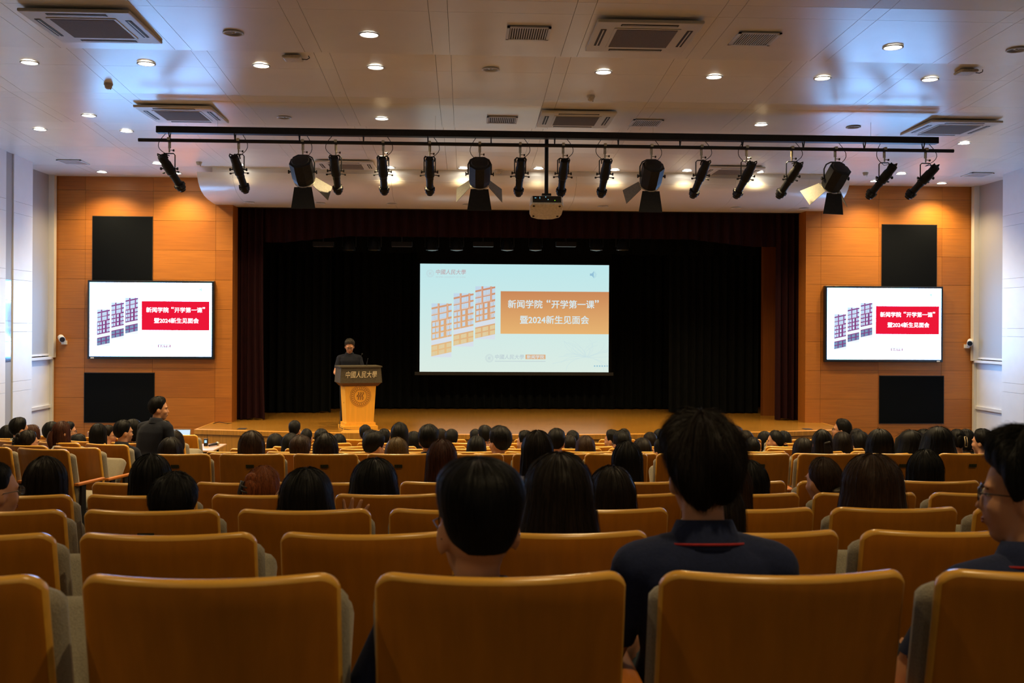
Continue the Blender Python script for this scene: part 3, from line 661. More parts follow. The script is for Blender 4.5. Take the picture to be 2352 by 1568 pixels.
for i, (px, kind, dx) in enumerate(SPOTS):
    x = at(px, 335, YT).x; e = empty('stage_spotlight', (x, YT, pz))
    near_d = {0: ' swung rightwards', 16: ' swung leftwards'}.get(i, '')
    tag(e, (ORD[i]+' spotlight from left on the beam, '+('slim black lamp'+near_d if kind == 'p' else 'wide black lamp with hinged flaps')), 'spotlight', 'stage spotlights hanging from the beam')
    # clamp
    b = MB(); b.box(-.017, .017, -.03, .03, .0, .035); b.box(-.017, .017, .024, .034, -.10, .02); b.cyl((0, .02, -.03), (0, .02, -.155), .012, .010, 8); b.cyl((.0, .02, -.12), (.05, .02, -.125), .005, .005, 6); b.build('clamp', M_STEEL, e)
    b = MB(); b.cyl((.045, .02, -.125), (.062, .02, -.126), .014, .014, 8); b.build('clamp_knob', M_BLACKMETAL, e)
    ax = Vector((dx*YT/F*1.15, .34, -.36)).normalized()
    R = rot_to(ax)
    if kind == 'p':
        yt, yw, yb = -.165, .072, -.36; piv = Vector((0, .02, yb))
        M = Matrix.Translation(piv) @ R
        b = MB(); b.tube([(-yw, .02, yb), (-yw, .02, yt-.02), (-yw+.02, .02, yt), (yw-.02, .02, yt), (yw, .02, yt-.02), (yw, .02, yb)], .0075, 6); b.build('yoke', M_BLACKMETAL, e)
        b = MB(); b.lathe([(.030, -.21), (.050, -.20), (.055, -.17), (.055, -.10), (.062, -.08), (.062, .06), (.050, .075), (.050, .12)], n=16, axis='y'); xf(b, M); b.build('body', M_BLACKPAINT, e, smooth=True, angle=35)
        b = MB(); b.lathe([(.046, .10), (.046, .24), (.066, .25), (.066, .28), (.060, .285), (.060, .32), (.040, .34), (.040, .355)], n=16, axis='y')
        for k in range(8):
            a = k*math.pi/4; b.box(.058*math.cos(a)-.01, .058*math.cos(a)+.01, .245, .29, .058*math.sin(a)-.01, .058*math.sin(a)+.01)
        xf(b, M); b.build('lens_tube', M_BLACKPAINT, e, smooth=True, angle=35)
        for s in (-1, 1):
            b = MB(); b.tube([(s*.02, -.205, .02), (s*.055, -.225, .02), (s*.068, -.20, .02), (s*.062, -.15, .02)], .009, 6); xf(b, M); b.build('handle', M_BLACKPAINT, e, smooth=True)
            b = MB(); b.cyl((s*.06, .0, 0), (s*.098, .0, 0), .008, .008, 6); b.cyl((s*.095, 0, 0), (s*.112, 0, 0), .019, .019, 8); xf(b, Matrix.Translation(piv)); b.build('tilt_knob', M_BLACKMETAL, e)
            b = MB(); b.cyl((s*.055, .04, -.01), (s*.12, .05, -.01), .006, .006, 6); b.cyl((s*.105, .05, -.01), (s*.128, .052, -.01), .012, .012, 8); xf(b, M); b.build('shutter_handle', M_BLACKMETAL, e)
        rear = M @ Vector((0, -.21, .03))
    else:
        yt, yw, yb = -.165, .150, -.38; piv = Vector((0, .02, yb))
        M = Matrix.Translation(piv) @ R
        b = MB(); b.tube([(-yw, .02, yb), (-yw, .02, yt-.09), (-yw+.03, .02, yt-.03), (-yw+.09, .02, yt), (yw-.09, .02, yt), (yw-.03, .02, yt-.03), (yw, .02, yt-.09), (yw, .02, yb)], .0095, 6); b.build('yoke', M_BLACKMETAL, e)
        b = MB(); b.lathe([(.10, -.17), (.148, -.16), (.148, .06), (.135, .13)], n=8, axis='y'); xf(b, M @ Matrix.Rotation(math.pi/8, 4, 'Y')); b.build('body', M_BLACKPAINT, e)
        b = MB(); b.lathe([(.06, -.185), (.105, -.18), (.115, -.165)], n=20, axis='y'); xf(b, M); b.build('rear_cover', M_BLACKMETAL, e, smooth=True, angle=35)
        b = MB(); b.lathe([(.118, .125), (.118, .15), (.085, .158), (.001, .162)], n=20, axis='y'); xf(b, M); b.build('lens', mat('lamp_lens', (.05, .06, .06, 1), .15, .6), e, smooth=True, angle=35)
        b = MB(); b.tube([(.13*math.cos(t*.4189), .15, .13*math.sin(t*.4189)) for t in range(16)], .006, 5); xf(b, M); b.build('door_ring', M_STEEL, e)
        def flap(side):
            b = MB(); th = .35
            if side == 'b': pts = [(-.115, .15, -.12), (.115, .15, -.12), (.16, .36, -.30), (-.16, .36, -.30)]
            elif side == 'r': pts = [(.125, .15, .09), (.125, .15, -.09), (.30, .34, -.15), (.30, .34, .15)]
            elif side == 'l': pts = [(-.125, .15, .09), (-.125, .15, -.09), (-.30, .34, -.15), (-.30, .34, .15)]
            else: pts = [(-.09, .15, .12), (.09, .15, .12), (.12, .27, .17), (-.12, .27, .17)]
            P = [Vector(p) for p in pts]; nn = (P[1]-P[0]).cross(P[3]-P[0]).normalized()*.002
            b.add([p+nn for p in P]+[p-nn for p in P], [(0, 1, 2, 3), (7, 6, 5, 4), (0, 4, 5, 1), (1, 5, 6, 2), (2, 6, 7, 3), (3, 7, 4, 0)]); xf(b, M)
            b.build('barn_door', M_GREY_AND_LITFLAP if side in 'lr' else M_BLACKPAINT, e)  # side flaps coloured grey as if lit, the others stay black
        for sd in {695: 'br', 1102: 'blr', 1497: 'bl', 1920: 'blr'}[px]: flap(sd)
        for s in (-1, 1):
            b = MB(); b.cyl((s*.14, 0, 0), (s*.175, 0, 0), .01, .01, 6); b.cyl((s*.17, 0, 0), (s*.185, 0, 0), .025, .025, 8); xf(b, Matrix.Translation(piv)); b.build('tilt_knob', M_BLACKMETAL, e)
        rear = M @ Vector((0, -.17, .05))
    s = 1 if i % 3 else -1
    b = MB(); pts = []
    for t in range(9):
        u = t/8; pts.append((s*(.10*math.sin(math.pi*u)+.05*(1-u)), .03-.06*math.sin(math.pi*u), (.09)*(1-u)+rear.z*u-.03*math.sin(math.pi*u)))
    pts.append(tuple(rear)); b.tube(pts, .0045, 5); b.build('power_cable', M_BLACKMETAL, e)

# ================================================================== PROJECTOR
pj = at(1256, 452, 13.0); e = tag(empty('projector', (pj.x, 13.0, pj.z)), 'white ceiling projector hanging on a black pole in front of the stage', 'projector')
b = MB(); b.cyl((0, .08, .03), (0, .08, bz-pj.z), .026, .026, 12); b.cyl((0, .08, bz-pj.z), (0, -.1, bz-pj.z), .02, .02, 8); b.build('pole', M_BLACKMETAL, e, smooth=True, angle=50)
b = MB(); b.box(-.06, .06, .03, .13, .02, .05); b.build('mount', M_BLACKMETAL, e)
Mt = Matrix.Rotation(math.radians(-25), 4, 'X')
o_ = [(-.20, 0), (.20, 0), (.225, .06), (.215, .26), (.19, .34), (.10, .385), (0, .395), (-.10, .385), (-.19, .34), (-.215, .26), (-.225, .06)]
b = MB(); n = len(o_); b.add([(x, y, -.11) for x, y in o_]+[(x*.95, y, .02) for x, y in o_], [tuple(range(n))[::-1], tuple(range(n, 2*n))]+[(i, (i+1) % n, n+(i+1) % n, n+i) for i in range(n)])
xf(b, Mt); me = b.mesh('casing', mat('projector_white', (.62, .58, .50, 1), .4, .4)); bevel_me(me, .01, 2); link('casing', me, e)
b = MB(); b.box(-.185, .185, -.006, .01, -.085, .008); xf(b, Mt); b.build('connector_panel', M_BEZEL, e)
b = MB(); b.box(-.16, -.14, -.008, -.006, -.025, -.018); b.box(-.095, -.09, -.008, -.006, -.035, -.005); b.box(-.02, -.01, -.008, -.006, -.012, -.0); b.box(.01, .02, -.008, -.006, -.05, -.04); xf(b, Mt); b.build('port_lights', emit('port_cyan', (.25, .7, .85), .8), e)
b = MB(); b.box(.10, .108, -.008, -.006, -.062, -.052); xf(b, Mt); b.build('status_light', emit('status_green', (.3, .9, .02), 1.2), e)
for x, y in ((-.17, .05), (.17, .05), (-.16, .30), (.16, .30)):
    b = MB(); b.cyl((x, y, -.11), (x, y, -.116), .016, .016, 8); xf(b, Mt); b.build('foot', M_SLOT, e)

# ================================================================== LECTERN
q = at(822, 985, 17.45); LX = q.x
e = empty('lectern', (LX, 17.45, .75)); e.rotation_euler.z = math.radians(18)
tag(e, 'light wooden lectern with a dark top panel and a round seal on stage', 'lectern')
def frustum(b, z0, z1, w0, w1, d0, d1, y0=0, y1=0):
    v = [(-w0, y0-d0, z0), (w0, y0-d0, z0), (w0, y0+d0, z0), (-w0, y0+d0, z0), (-w1, y1-d1, z1), (w1, y1-d1, z1), (w1, y1+d1, z1), (-w1, y1+d1, z1)]
    return b.add(v, [(0, 3, 2, 1), (4, 5, 6, 7), (0, 1, 5, 4), (1, 2, 6, 5), (2, 3, 7, 6), (3, 0, 4, 7)])
hb = LH = 1.12
MB().box(-.30, .30, -.24, .24, 0, .055).build('plinth', M_LECT, e)
MB().box(-.265, .265, -.21, .21, .055, .11).build('base', M_LECT, e)
b = MB(); frustum(b, .11, .78, .235, .272, .19, .20); b.build('column', M_LECT, e)
b = MB(); frustum(b, .74, .80, .30, .355, .20, .25); b.build('moulding', mat('lectern_brown', srgb(92, 58, 24), .4, .4), e)
M_LD = mat('lectern_dark', srgb(84, 76, 58), .45, .4)
b = MB(); frustum(b, .80, 1.07, .365, .345, .26, .245); b.build('top_box', M_LD, e)
b = MB(); b.box(-.365, .365, -.265, .25, 1.065, 1.088); b.build('top_board', M_LD, e)
tm = add_text('name_lettering', '中國人民大學', e, -.27, .27, .945, -.262, mat('gilt_letters', srgb(236, 220, 176), .5, .4), .004, .16, .115)
seal(e, 0, .57, -.2015, .165, mat('seal_print', srgb(150, 106, 54), .6, .3), 'round_seal')
b = MB(); ring(b, 0, .57, -.2012, .185, .006, 32); b.build('seal_rim', mat('seal_print', srgb(150, 106, 54), .6, .3), e)
b = MB(); b.tube([(.06, .05, 1.088), (.06, .06, 1.2), (.06, .02, 1.27), (.06, -.02, 1.29)], .006, 5); b.cyl((.06, -.02, 1.29), (.06, -.05, 1.295), .012, .012, 8); b.build('microphone', M_BLACKMETAL, e)
b = MB(); b.tube([(-.14+.3, .05, 1.088), (.17, .05, 1.16), (.17, .0, 1.21)], .006, 5); b.build('microphone', M_BLACKMETAL, e)
b = MB(); b.cyl((-.245, -.02, .45), (-.255, -.02, .45), .012, .012, 8); b.build('cable_hole', M_SLOT, e)
b = MB(); b.tube([(-.31, .02, .30), (-.32, -.05, .16), (-.34, -.10, .03), (-.28, -.25, .012), (-.16, -.42, .010), (-.05, -.55, .012)], .006, 5); b.build('cable', M_BLACKMETAL, e)
# cable with plug on the stage by the left wall
c0 = Vector((-4.46, 18.0, .752)); b = MB()
tag(b.tube([at(490, 972, 18.2)+Vector((0, 0, -.0)), at(503, 969, 18.3), at(522, 972, 18.2), at(540, 971, 18.45), at(548, 967, 18.75)], .006, 6).build('power_cable', M_BLACKMETAL), 'black power cable with a plug on the left stage corner', 'cable')

# ================================================================== FRONT TABLE WITH LAPTOP AND MICROPHONES
TX1 = at(508, 1021, 15.0).x
e = tag(empty('front_table', (TX1-1.1, 14.95, 0)), 'pale wooden folding table below the left stage corner', 'table')
me = MB().box(-1.1, 1.1, -.42, .40, .70, .725).mesh('table_top', wood('table_pink_wood', srgb(206, 160, 116), .08, .4, 'x')); bevel_me(me, .006); link('table_top', me, e)
MB().box(-1.02, 1.02, -.34, -.32, .52, .70).build('modesty_board', M_BLACKMETAL, e)
for x in (-.98, .98):
    for y in (-.33, .33): b = MB(); b.cyl((x, y, 0), (x, y, .70), .018, .018, 8); b.build('leg', M_BLACKMETAL, e)
for px, py, l, k in ((473, 1010, 'black wireless receiver lying on the front table', 0), (492, 1011, 'black hand microphone lying on the front table', 1)):
    q = at(px, py+7, 15.05); m_ = empty('hand_microphone' if k else 'wireless_receiver', (q.x, 15.05, .725)); tag(m_, l, 'microphone')
    if k:
        b = MB(); b.cyl((-.05, -.10, .022), (.02, .06, .026), .016, .02, 10); b.build('handle', M_BLACKMETAL, m_, smooth=True, angle=40)
        b = MB(); b.ell((.03, .085, .028), .028, .032, .028, 12, 8); b.build('head', M_STEEL, m_, smooth=True)
    else:
        b = MB(); me = b.box(-.03, .03, -.02, .02, 0, .11).mesh('body', M_BLACKMETAL); bevel_me(me, .006); link('body', me, m_)
        b = MB(); b.box(-.018, .018, -.0215, -.02, .05, .09); b.build('display', emit('receiver_display', (.5, .8, 1), .9), m_)
        b = MB(); b.cyl((.02, 0, .11), (.025, 0, .17), .003, .003, 6); b.build('antenna', M_BLACKMETAL, m_)
q0, q1 = at(392, 986, 14.9), at(436, 997, 14.9)
e = tag(empty('laptop', ((q0.x+q1.x)/2, 14.9, .725)), 'open laptop with a white and red screen on the front table', 'laptop')
lw = (q1.x-q0.x)/2; zt = q0.z-.725
MB().box(-lw, lw, -.22, .0, 0, .015).build('keyboard', M_GREY_AND_LITFLAP, e)
b = MB(); b.add([(-lw, 0, .02), (lw, 0, .02), (lw, .06, zt), (-lw, .06, zt), (-lw, .01, .02), (lw, .01, .02), (lw, .07, zt), (-lw, .07, zt)], [(0, 1, 2, 3), (7, 6, 5, 4), (0, 4, 5, 1), (1, 5, 6, 2), (2, 6, 7, 3), (3, 7, 4, 0)]); b.build('lid', M_GREY_AND_LITFLAP, e)
def lq(x0, x1, a0, a1, nm, m_): b = MB(); f_ = lambda a: (.06*a-.003, .02+(zt-.02)*a); (y0, z0), (y1, z1) = f_(a0), f_(a1); b.quad((x0, y0, z0), (x1, y0, z0), (x1, y1, z1), (x0, y1, z1)); b.build(nm, m_, e)
lq(-lw+.01, lw-.01, .06, .36, 'screen_band', emit('laptop_red', srgb(170, 20, 50), 1)); lq(-lw+.01, lw-.01, .36, .95, 'screen', emit('laptop_white', srgb(205, 225, 245), 1))
# ================================================================== PEOPLE: builders
SKIN = mat('skin', srgb(196, 140, 100), .55, .35, nscale=30, var=.05)
HAIRC = {'blk': (.0048, .0042, .0036), 'dbr': (.0105, .0066, .004), 'brn': (.030, .014, .0065), 'aub': (.050, .016, .008), 'org': (.20, .055, .012), 'olv': (.085, .048, .012), 'gry': (.050, .042, .034)}
for k, c in HAIRC.items(): mat('hair_'+k, (*c, 1), .52, .15, nscale=60, stretch=(4, 4, .3), var=.6)
CLOTH = {'navy': (.014, .020, .055), 'black': (.008, .009, .012), 'white': (.50, .50, .48), 'khaki': (.17, .14, .08), 'grey': (.16, .16, .16), 'red': (.40, .03, .03), 'dnavy': (.008, .0095, .016), 'blue': (.03, .05, .11), 'cream': (.42, .38, .30), 'jeans': (.10, .15, .17), 'dark': (.015, .014, .014)}
for k, c in CLOTH.items(): mat('cloth_'+k, (*c, 1), .85, .2, nscale=120, bump=.15, var=.12, sheen=.04)
M_EYEW = mat('eye_white', (.55, .52, .48, 1), .3, .5); M_EYED = mat('eye_dark', (.01, .008, .006, 1), .3, .5); M_LIP = mat('lips', srgb(150, 78, 66), .5, .4)
M_FRAME = mat('glasses_frame', (.012, .010, .010, 1), .3, .5); M_LENS = mat('glasses_lens', (.55, .62, .70, 1), .05, .8)
_nt = M_LENS.node_tree; _mx = _nt.nodes.new('ShaderNodeMixShader'); _tr = _nt.nodes.new('ShaderNodeBsdfTransparent'); _mx.inputs[0].default_value = .12
_nt.links.new(_tr.outputs[0], _mx.inputs[1]); _nt.links.new(_nt.nodes['Principled BSDF'].outputs[0], _mx.inputs[2]); _nt.links.new(_mx.outputs[0], _nt.nodes['Material Output'].inputs[0])
def V(*a): return np.array(a, float)
def capsule(b, a, c, ra, rc, n=12, m=3, flat=None):
    a = Vector(a); c = Vector(c); d = (c-a); L = d.length; d = d/L if L > 1e-6 else Vector((0, 0, 1))
    x = d.orthogonal().normalized()
    if flat is not None: x = (Vector(flat)-d*d.dot(Vector(flat))).normalized()
    y = d.cross(x); v = []; f = []
    rings = [(a, ra, -math.pi/2+math.pi/2*j/m) for j in range(m+1)]+[(c, rc, math.pi/2*j/m) for j in range(m+1)]
    for ctr, r, t in rings:
        rr = max(r*math.cos(t), 1e-5)
        for i in range(n):
            q = 2*math.pi*i/n; v.append(ctr+d*(r*math.sin(t))+x*(rr*math.cos(q))+y*(rr*math.sin(q)*(1 if flat is None else .45)))
    for j in range(len(rings)-1):
        for i in range(n): f.append((j*n+i, j*n+(i+1) % n, (j+1)*n+(i+1) % n, (j+1)*n+i))
    f += [tuple(range(n))[::-1], tuple(range((len(rings)-1)*n, len(rings)*n))]
    b.add(v, f)
def joints(pose, k, lean, sexf, arms, side=0.0):
    J = {}; w = .92 if sexf else 1.0
    if pose == 'sit': P = V(0, 0, .10)
    else: P = V(0, 0, .93)
    s = V(side, math.sin(lean), math.cos(lean)); J['pelvis'] = P; J['waist'] = P+s*.16*k; J['chest'] = P+s*.34*k; J['neck'] = P+s*.47*k
    J['headbase'] = J['neck']+V(side*.05, .025, .085); J['head'] = J['neck']+V(side*.08, .045, .160)
    for sg, n in ((-1, 'L'), (1, 'R')):
        sh = J['neck']+V(sg*.165*w, -.005, -.055); J['sh'+n] = sh
        if pose == 'sit':
            el = sh+V(sg*.075, .06, -.25); wr = V(sg*.10, .34, .17); hd = V(sg*.06, .42, .165)
            if arms == 'wide': el = sh+V(sg*.125, .06, -.24)
            if arms == 'raise' and n == 'R': el = sh+V(.10, .12, -.22); wr = J['head']+V(.16, .09, -.155); hd = wr+V(.025, -.01, .085)
            J['hip'+n] = P+V(sg*.09, 0, 0); J['knee'+n] = V(sg*.11, .43, .11); J['ank'+n] = V(sg*.11, .40, -.33); J['toe'+n] = V(sg*.12, .54, -.38)
        else:
            el = sh+V(sg*.07, .02, -.27); wr = el+V(-sg*.02, .16, -.19); hd = wr+V(-sg*.02, .06, -.06)
            if arms == 'desk': el = sh+V(sg*.08, .06, -.25); wr = el+V(-sg*.06, .22, -.06); hd = wr+V(-sg*.03, .08, -.005)
            J['hip'+n] = P+V(sg*.09, 0, 0); J['knee'+n] = P+V(sg*.10, .02, -.43); J['ank'+n] = P+V(sg*.11, -.02, -.85); J['toe'+n] = P+V(sg*.13, .13, -.90)
        J['el'+n] = el; J['wr'+n] = wr; J['hd'+n] = hd
    return J
def head_R(yaw, pitch): return Matrix.Rotation(math.radians(-yaw), 4, 'Z') @ Matrix.Rotation(math.radians(pitch), 4, 'X')
BODY = {}
def body(pose, k, lean, sexf, arms, yaw, pitch, vox, side=0.0, hs=1.0, long_sleeve=False):
    key = (pose, round(k, 2), round(lean, 2), sexf, arms, yaw, pitch, vox, side, hs, long_sleeve)
    if key in BODY: return BODY[key]
    J = joints(pose, k, lean, sexf, arms, side); w = .92 if sexf else 1.0
    b = MB(); segs = []
    # torso loft
    secs = [(-.35, .125, .10), (-.1, .165, .125), (.12, .165, .12), (.34, .140*w, .105), (.60, .160*w, .115), (.80, .175*w, .115), (.92, .165*w, .095), (1.0, .105*w, .075), (1.06, .055, .055)]
    sp = J['neck']-J['pelvis']; n = 20; v = []; f = []
    for t, hw, hd in secs:
        c = J['pelvis']+sp*t
        for i in range(n):
            q = 2*math.pi*i/n; cx, cy = math.cos(q), math.sin(q)
            v.append((c[0]+hw*math.copysign(abs(cx)**.8, cx), c[1]+hd*math.copysign(abs(cy)**.85, cy), c[2]))
    for j in range(len(secs)-1):
        for i in range(n): f.append((j*n+i, j*n+(i+1) % n, (j+1)*n+(i+1) % n, (j+1)*n+i))
    f += [tuple(range(n))[::-1], tuple(range((len(secs)-1)*n, len(secs)*n))]; b.add(v, f)
    def seg(a, c, ra, rc, lab, **kw):
        capsule(b, a, c, ra, rc, **kw); segs.append((np.array(a, float), np.array(c, float), ra, rc, lab))
    segs.append((J['pelvis'], J['waist'], .14, .12, 'pelvis')); segs.append((J['waist'], J['neck'], .13, .12, 'torso'))
    seg(J['neck']-V(0, 0, .03), J['headbase']+V(0, .005, .04), .056*w, .050*w, 'neck')
    for nme in 'LR':
        sg = -1 if nme == 'L' else 1
        seg(J['neck']+V(sg*.03, 0, -.02), J['sh'+nme]+V(0, 0, .0), .055, .058*w, 'torso')
        seg(J['sh'+nme], J['el'+nme], .056*w, .040*w, 'uarm'); seg(J['el'+nme], J['wr'+nme], .040*w, .027*w, 'farm')
        wr, hd = J['wr'+nme], J['hd'+nme]; dv = (hd-wr)/np.linalg.norm(hd-wr); side_v = np.cross(dv, V(0, 0, 1) if abs(dv[2]) < .8 else V(0, 1, 0)); side_v /= np.linalg.norm(side_v)
        seg(wr+dv*.01, wr+dv*.075, .030, .036, 'hand', flat=tuple(side_v))
        for fi, (o, L, r) in enumerate(((-.028, .060, .0078), (-.010, .072, .0085), (.009, .068, .0083), (.027, .052, .0075))):
            fan = .45 if arms == 'raise' else .25; r = r*(1.2 if arms == 'raise' else 1)
            a0 = wr+dv*.085+side_v*o*(1.2 if arms == 'raise' else 1); a1 = a0+dv*L*.55+side_v*o*fan; a2 = a1+dv*L*.45+side_v*o*fan*.8+V(0, 0, -.012 if arms != 'raise' else .002)
            seg(a0, a1, r*1.1, r, 'hand', n=8, m=2); seg(a1, a2, r, r*.8, 'hand', n=8, m=2)
        t0 = wr+dv*.03-side_v*.030*sg; t1 = t0+dv*.03-side_v*.025*sg; seg(t0, t1, .011, .010, 'hand', n=8, m=2); seg(t1, t1+dv*.03, .010, .0085, 'hand', n=8, m=2)
        seg(J['hip'+nme], J['knee'+nme], .082, .058, 'thigh'); seg(J['knee'+nme], J['ank'+nme], .056, .036, 'shin'); seg(J['ank'+nme]+V(0, -.02, -.02), J['toe'+nme], .038, .032, 'foot')
    HR = head_R(yaw, pitch); hc = Vector(J['head']); Mh = Matrix.Translation(hc) @ HR @ Matrix.Diagonal((hs, hs, hs, 1))
    hb_ = MB()
    hb_.ell((0, -.008, .018), .074, .094, .098, 24, 16); hb_.ell((0, .018, -.035), .060, .073, .085, 20, 14); hb_.ell((0, .045, -.095), .032, .034, .028, 14, 10)
    for sg in (-1, 1): hb_.ell((sg*.076, -.012, -.015), .011, .022, .032, 12, 10); hb_.ell((sg*.034, .05, -.03), .030, .034, .034, 12, 10); hb_.ell((sg*.030, .076, .022), .030, .014, .010, 10, 8)
    hb_.ell((0, .083, -.068), .022, .012, .010, 10, 8); capsule(hb_, (0, .082, .005), (0, .0995, -.034), .0075, .0115, 10, 3)
    xf(hb_, Mh); b.add(hb_.v, hb_.f); segs.append((np.array(hc)-V(0, 0, .04), np.array(hc)+V(0, 0, .02), .09, .09, 'head'))
    me = bpy.data.meshes.new('tmp'); me.from_pydata(b.v, [], b.f); o = bpy.data.objects.new('tmp', me); COL.objects.link(o)
    md = o.modifiers.new('r', 'REMESH'); md.mode = 'VOXEL'; md.voxel_size = vox
    ms = o.modifiers.new('s', 'SMOOTH'); ms.factor = .5; ms.iterations = 3 if vox < .01 else 2
    dg = bpy.context.evaluated_depsgraph_get(); dg.update(); ev = o.evaluated_get(dg); em = ev.to_mesh()
    nv = len(em.vertices); co_ = np.zeros(nv*3); em.vertices.foreach_get('co', co_); co_ = co_.reshape(-1, 3)
    no = np.zeros(nv*3); em.vertices.foreach_get('normal', no); no = no.reshape(-1, 3)
    polys = np.array([tuple(p.vertices) for p in em.polygons]); ev.to_mesh_clear(); bpy.data.objects.remove(o); bpy.data.meshes.remove(me)
    lab = np.zeros(nv, int); best = np.full(nv, 1e9); LAB = ['pelvis', 'torso', 'neck', 'uarm', 'farm', 'hand', 'thigh', 'shin', 'foot', 'head']
    tt = np.zeros(nv)
    for a, c, ra, rc, l in segs:
        d = c-a; t = np.clip(((co_-a)@d)/max(d@d, 1e-9), 0, 1); dist = np.linalg.norm(co_-a-t[:, None]*d, axis=1)/(ra+(rc-ra)*t)
        m_ = dist < best; best[m_] = dist[m_]; lab[m_] = LAB.index(l); tt[m_] = t[m_]
    def mk(nm, P, fs, m_):
        u, inv = np.unique(fs, return_inverse=True); q = bpy.data.meshes.new(nm); q.from_pydata(P[u].tolist(), [], inv.reshape(fs.shape).tolist())
        q.polygons.foreach_set('use_smooth', [True]*len(q.polygons)); q.materials.append(m_); q.update(); return q
    zneck = J['neck'][2]
    is_sh = ((lab == 1) & (co_[:, 2] < zneck+.028)) | ((lab == 3) & ((tt < .72) | long_sleeve)) | ((lab == 4) & long_sleeve) | (lab == 0)
    is_tr = (lab == 6) | (lab == 7) | (lab == 0)
    shirt = mk('shirt', co_+no*.009, polys[is_sh[polys].all(1)], MATS['cloth_navy']); tro = mk('trousers', co_+no*.007, polys[is_tr[polys].all(1)], MATS['cloth_dark'])
    shoe = mk('shoes', co_+no*.006, polys[(lab[polys] == 8).all(1)], MATS['cloth_black'])
    bd = mk('body', co_, polys, SKIN)
    BODY[key] = dict(body=bd, shirt=shirt, trousers=tro, shoes=shoe, head=hc, R=HR, J=J)
    return BODY[key]
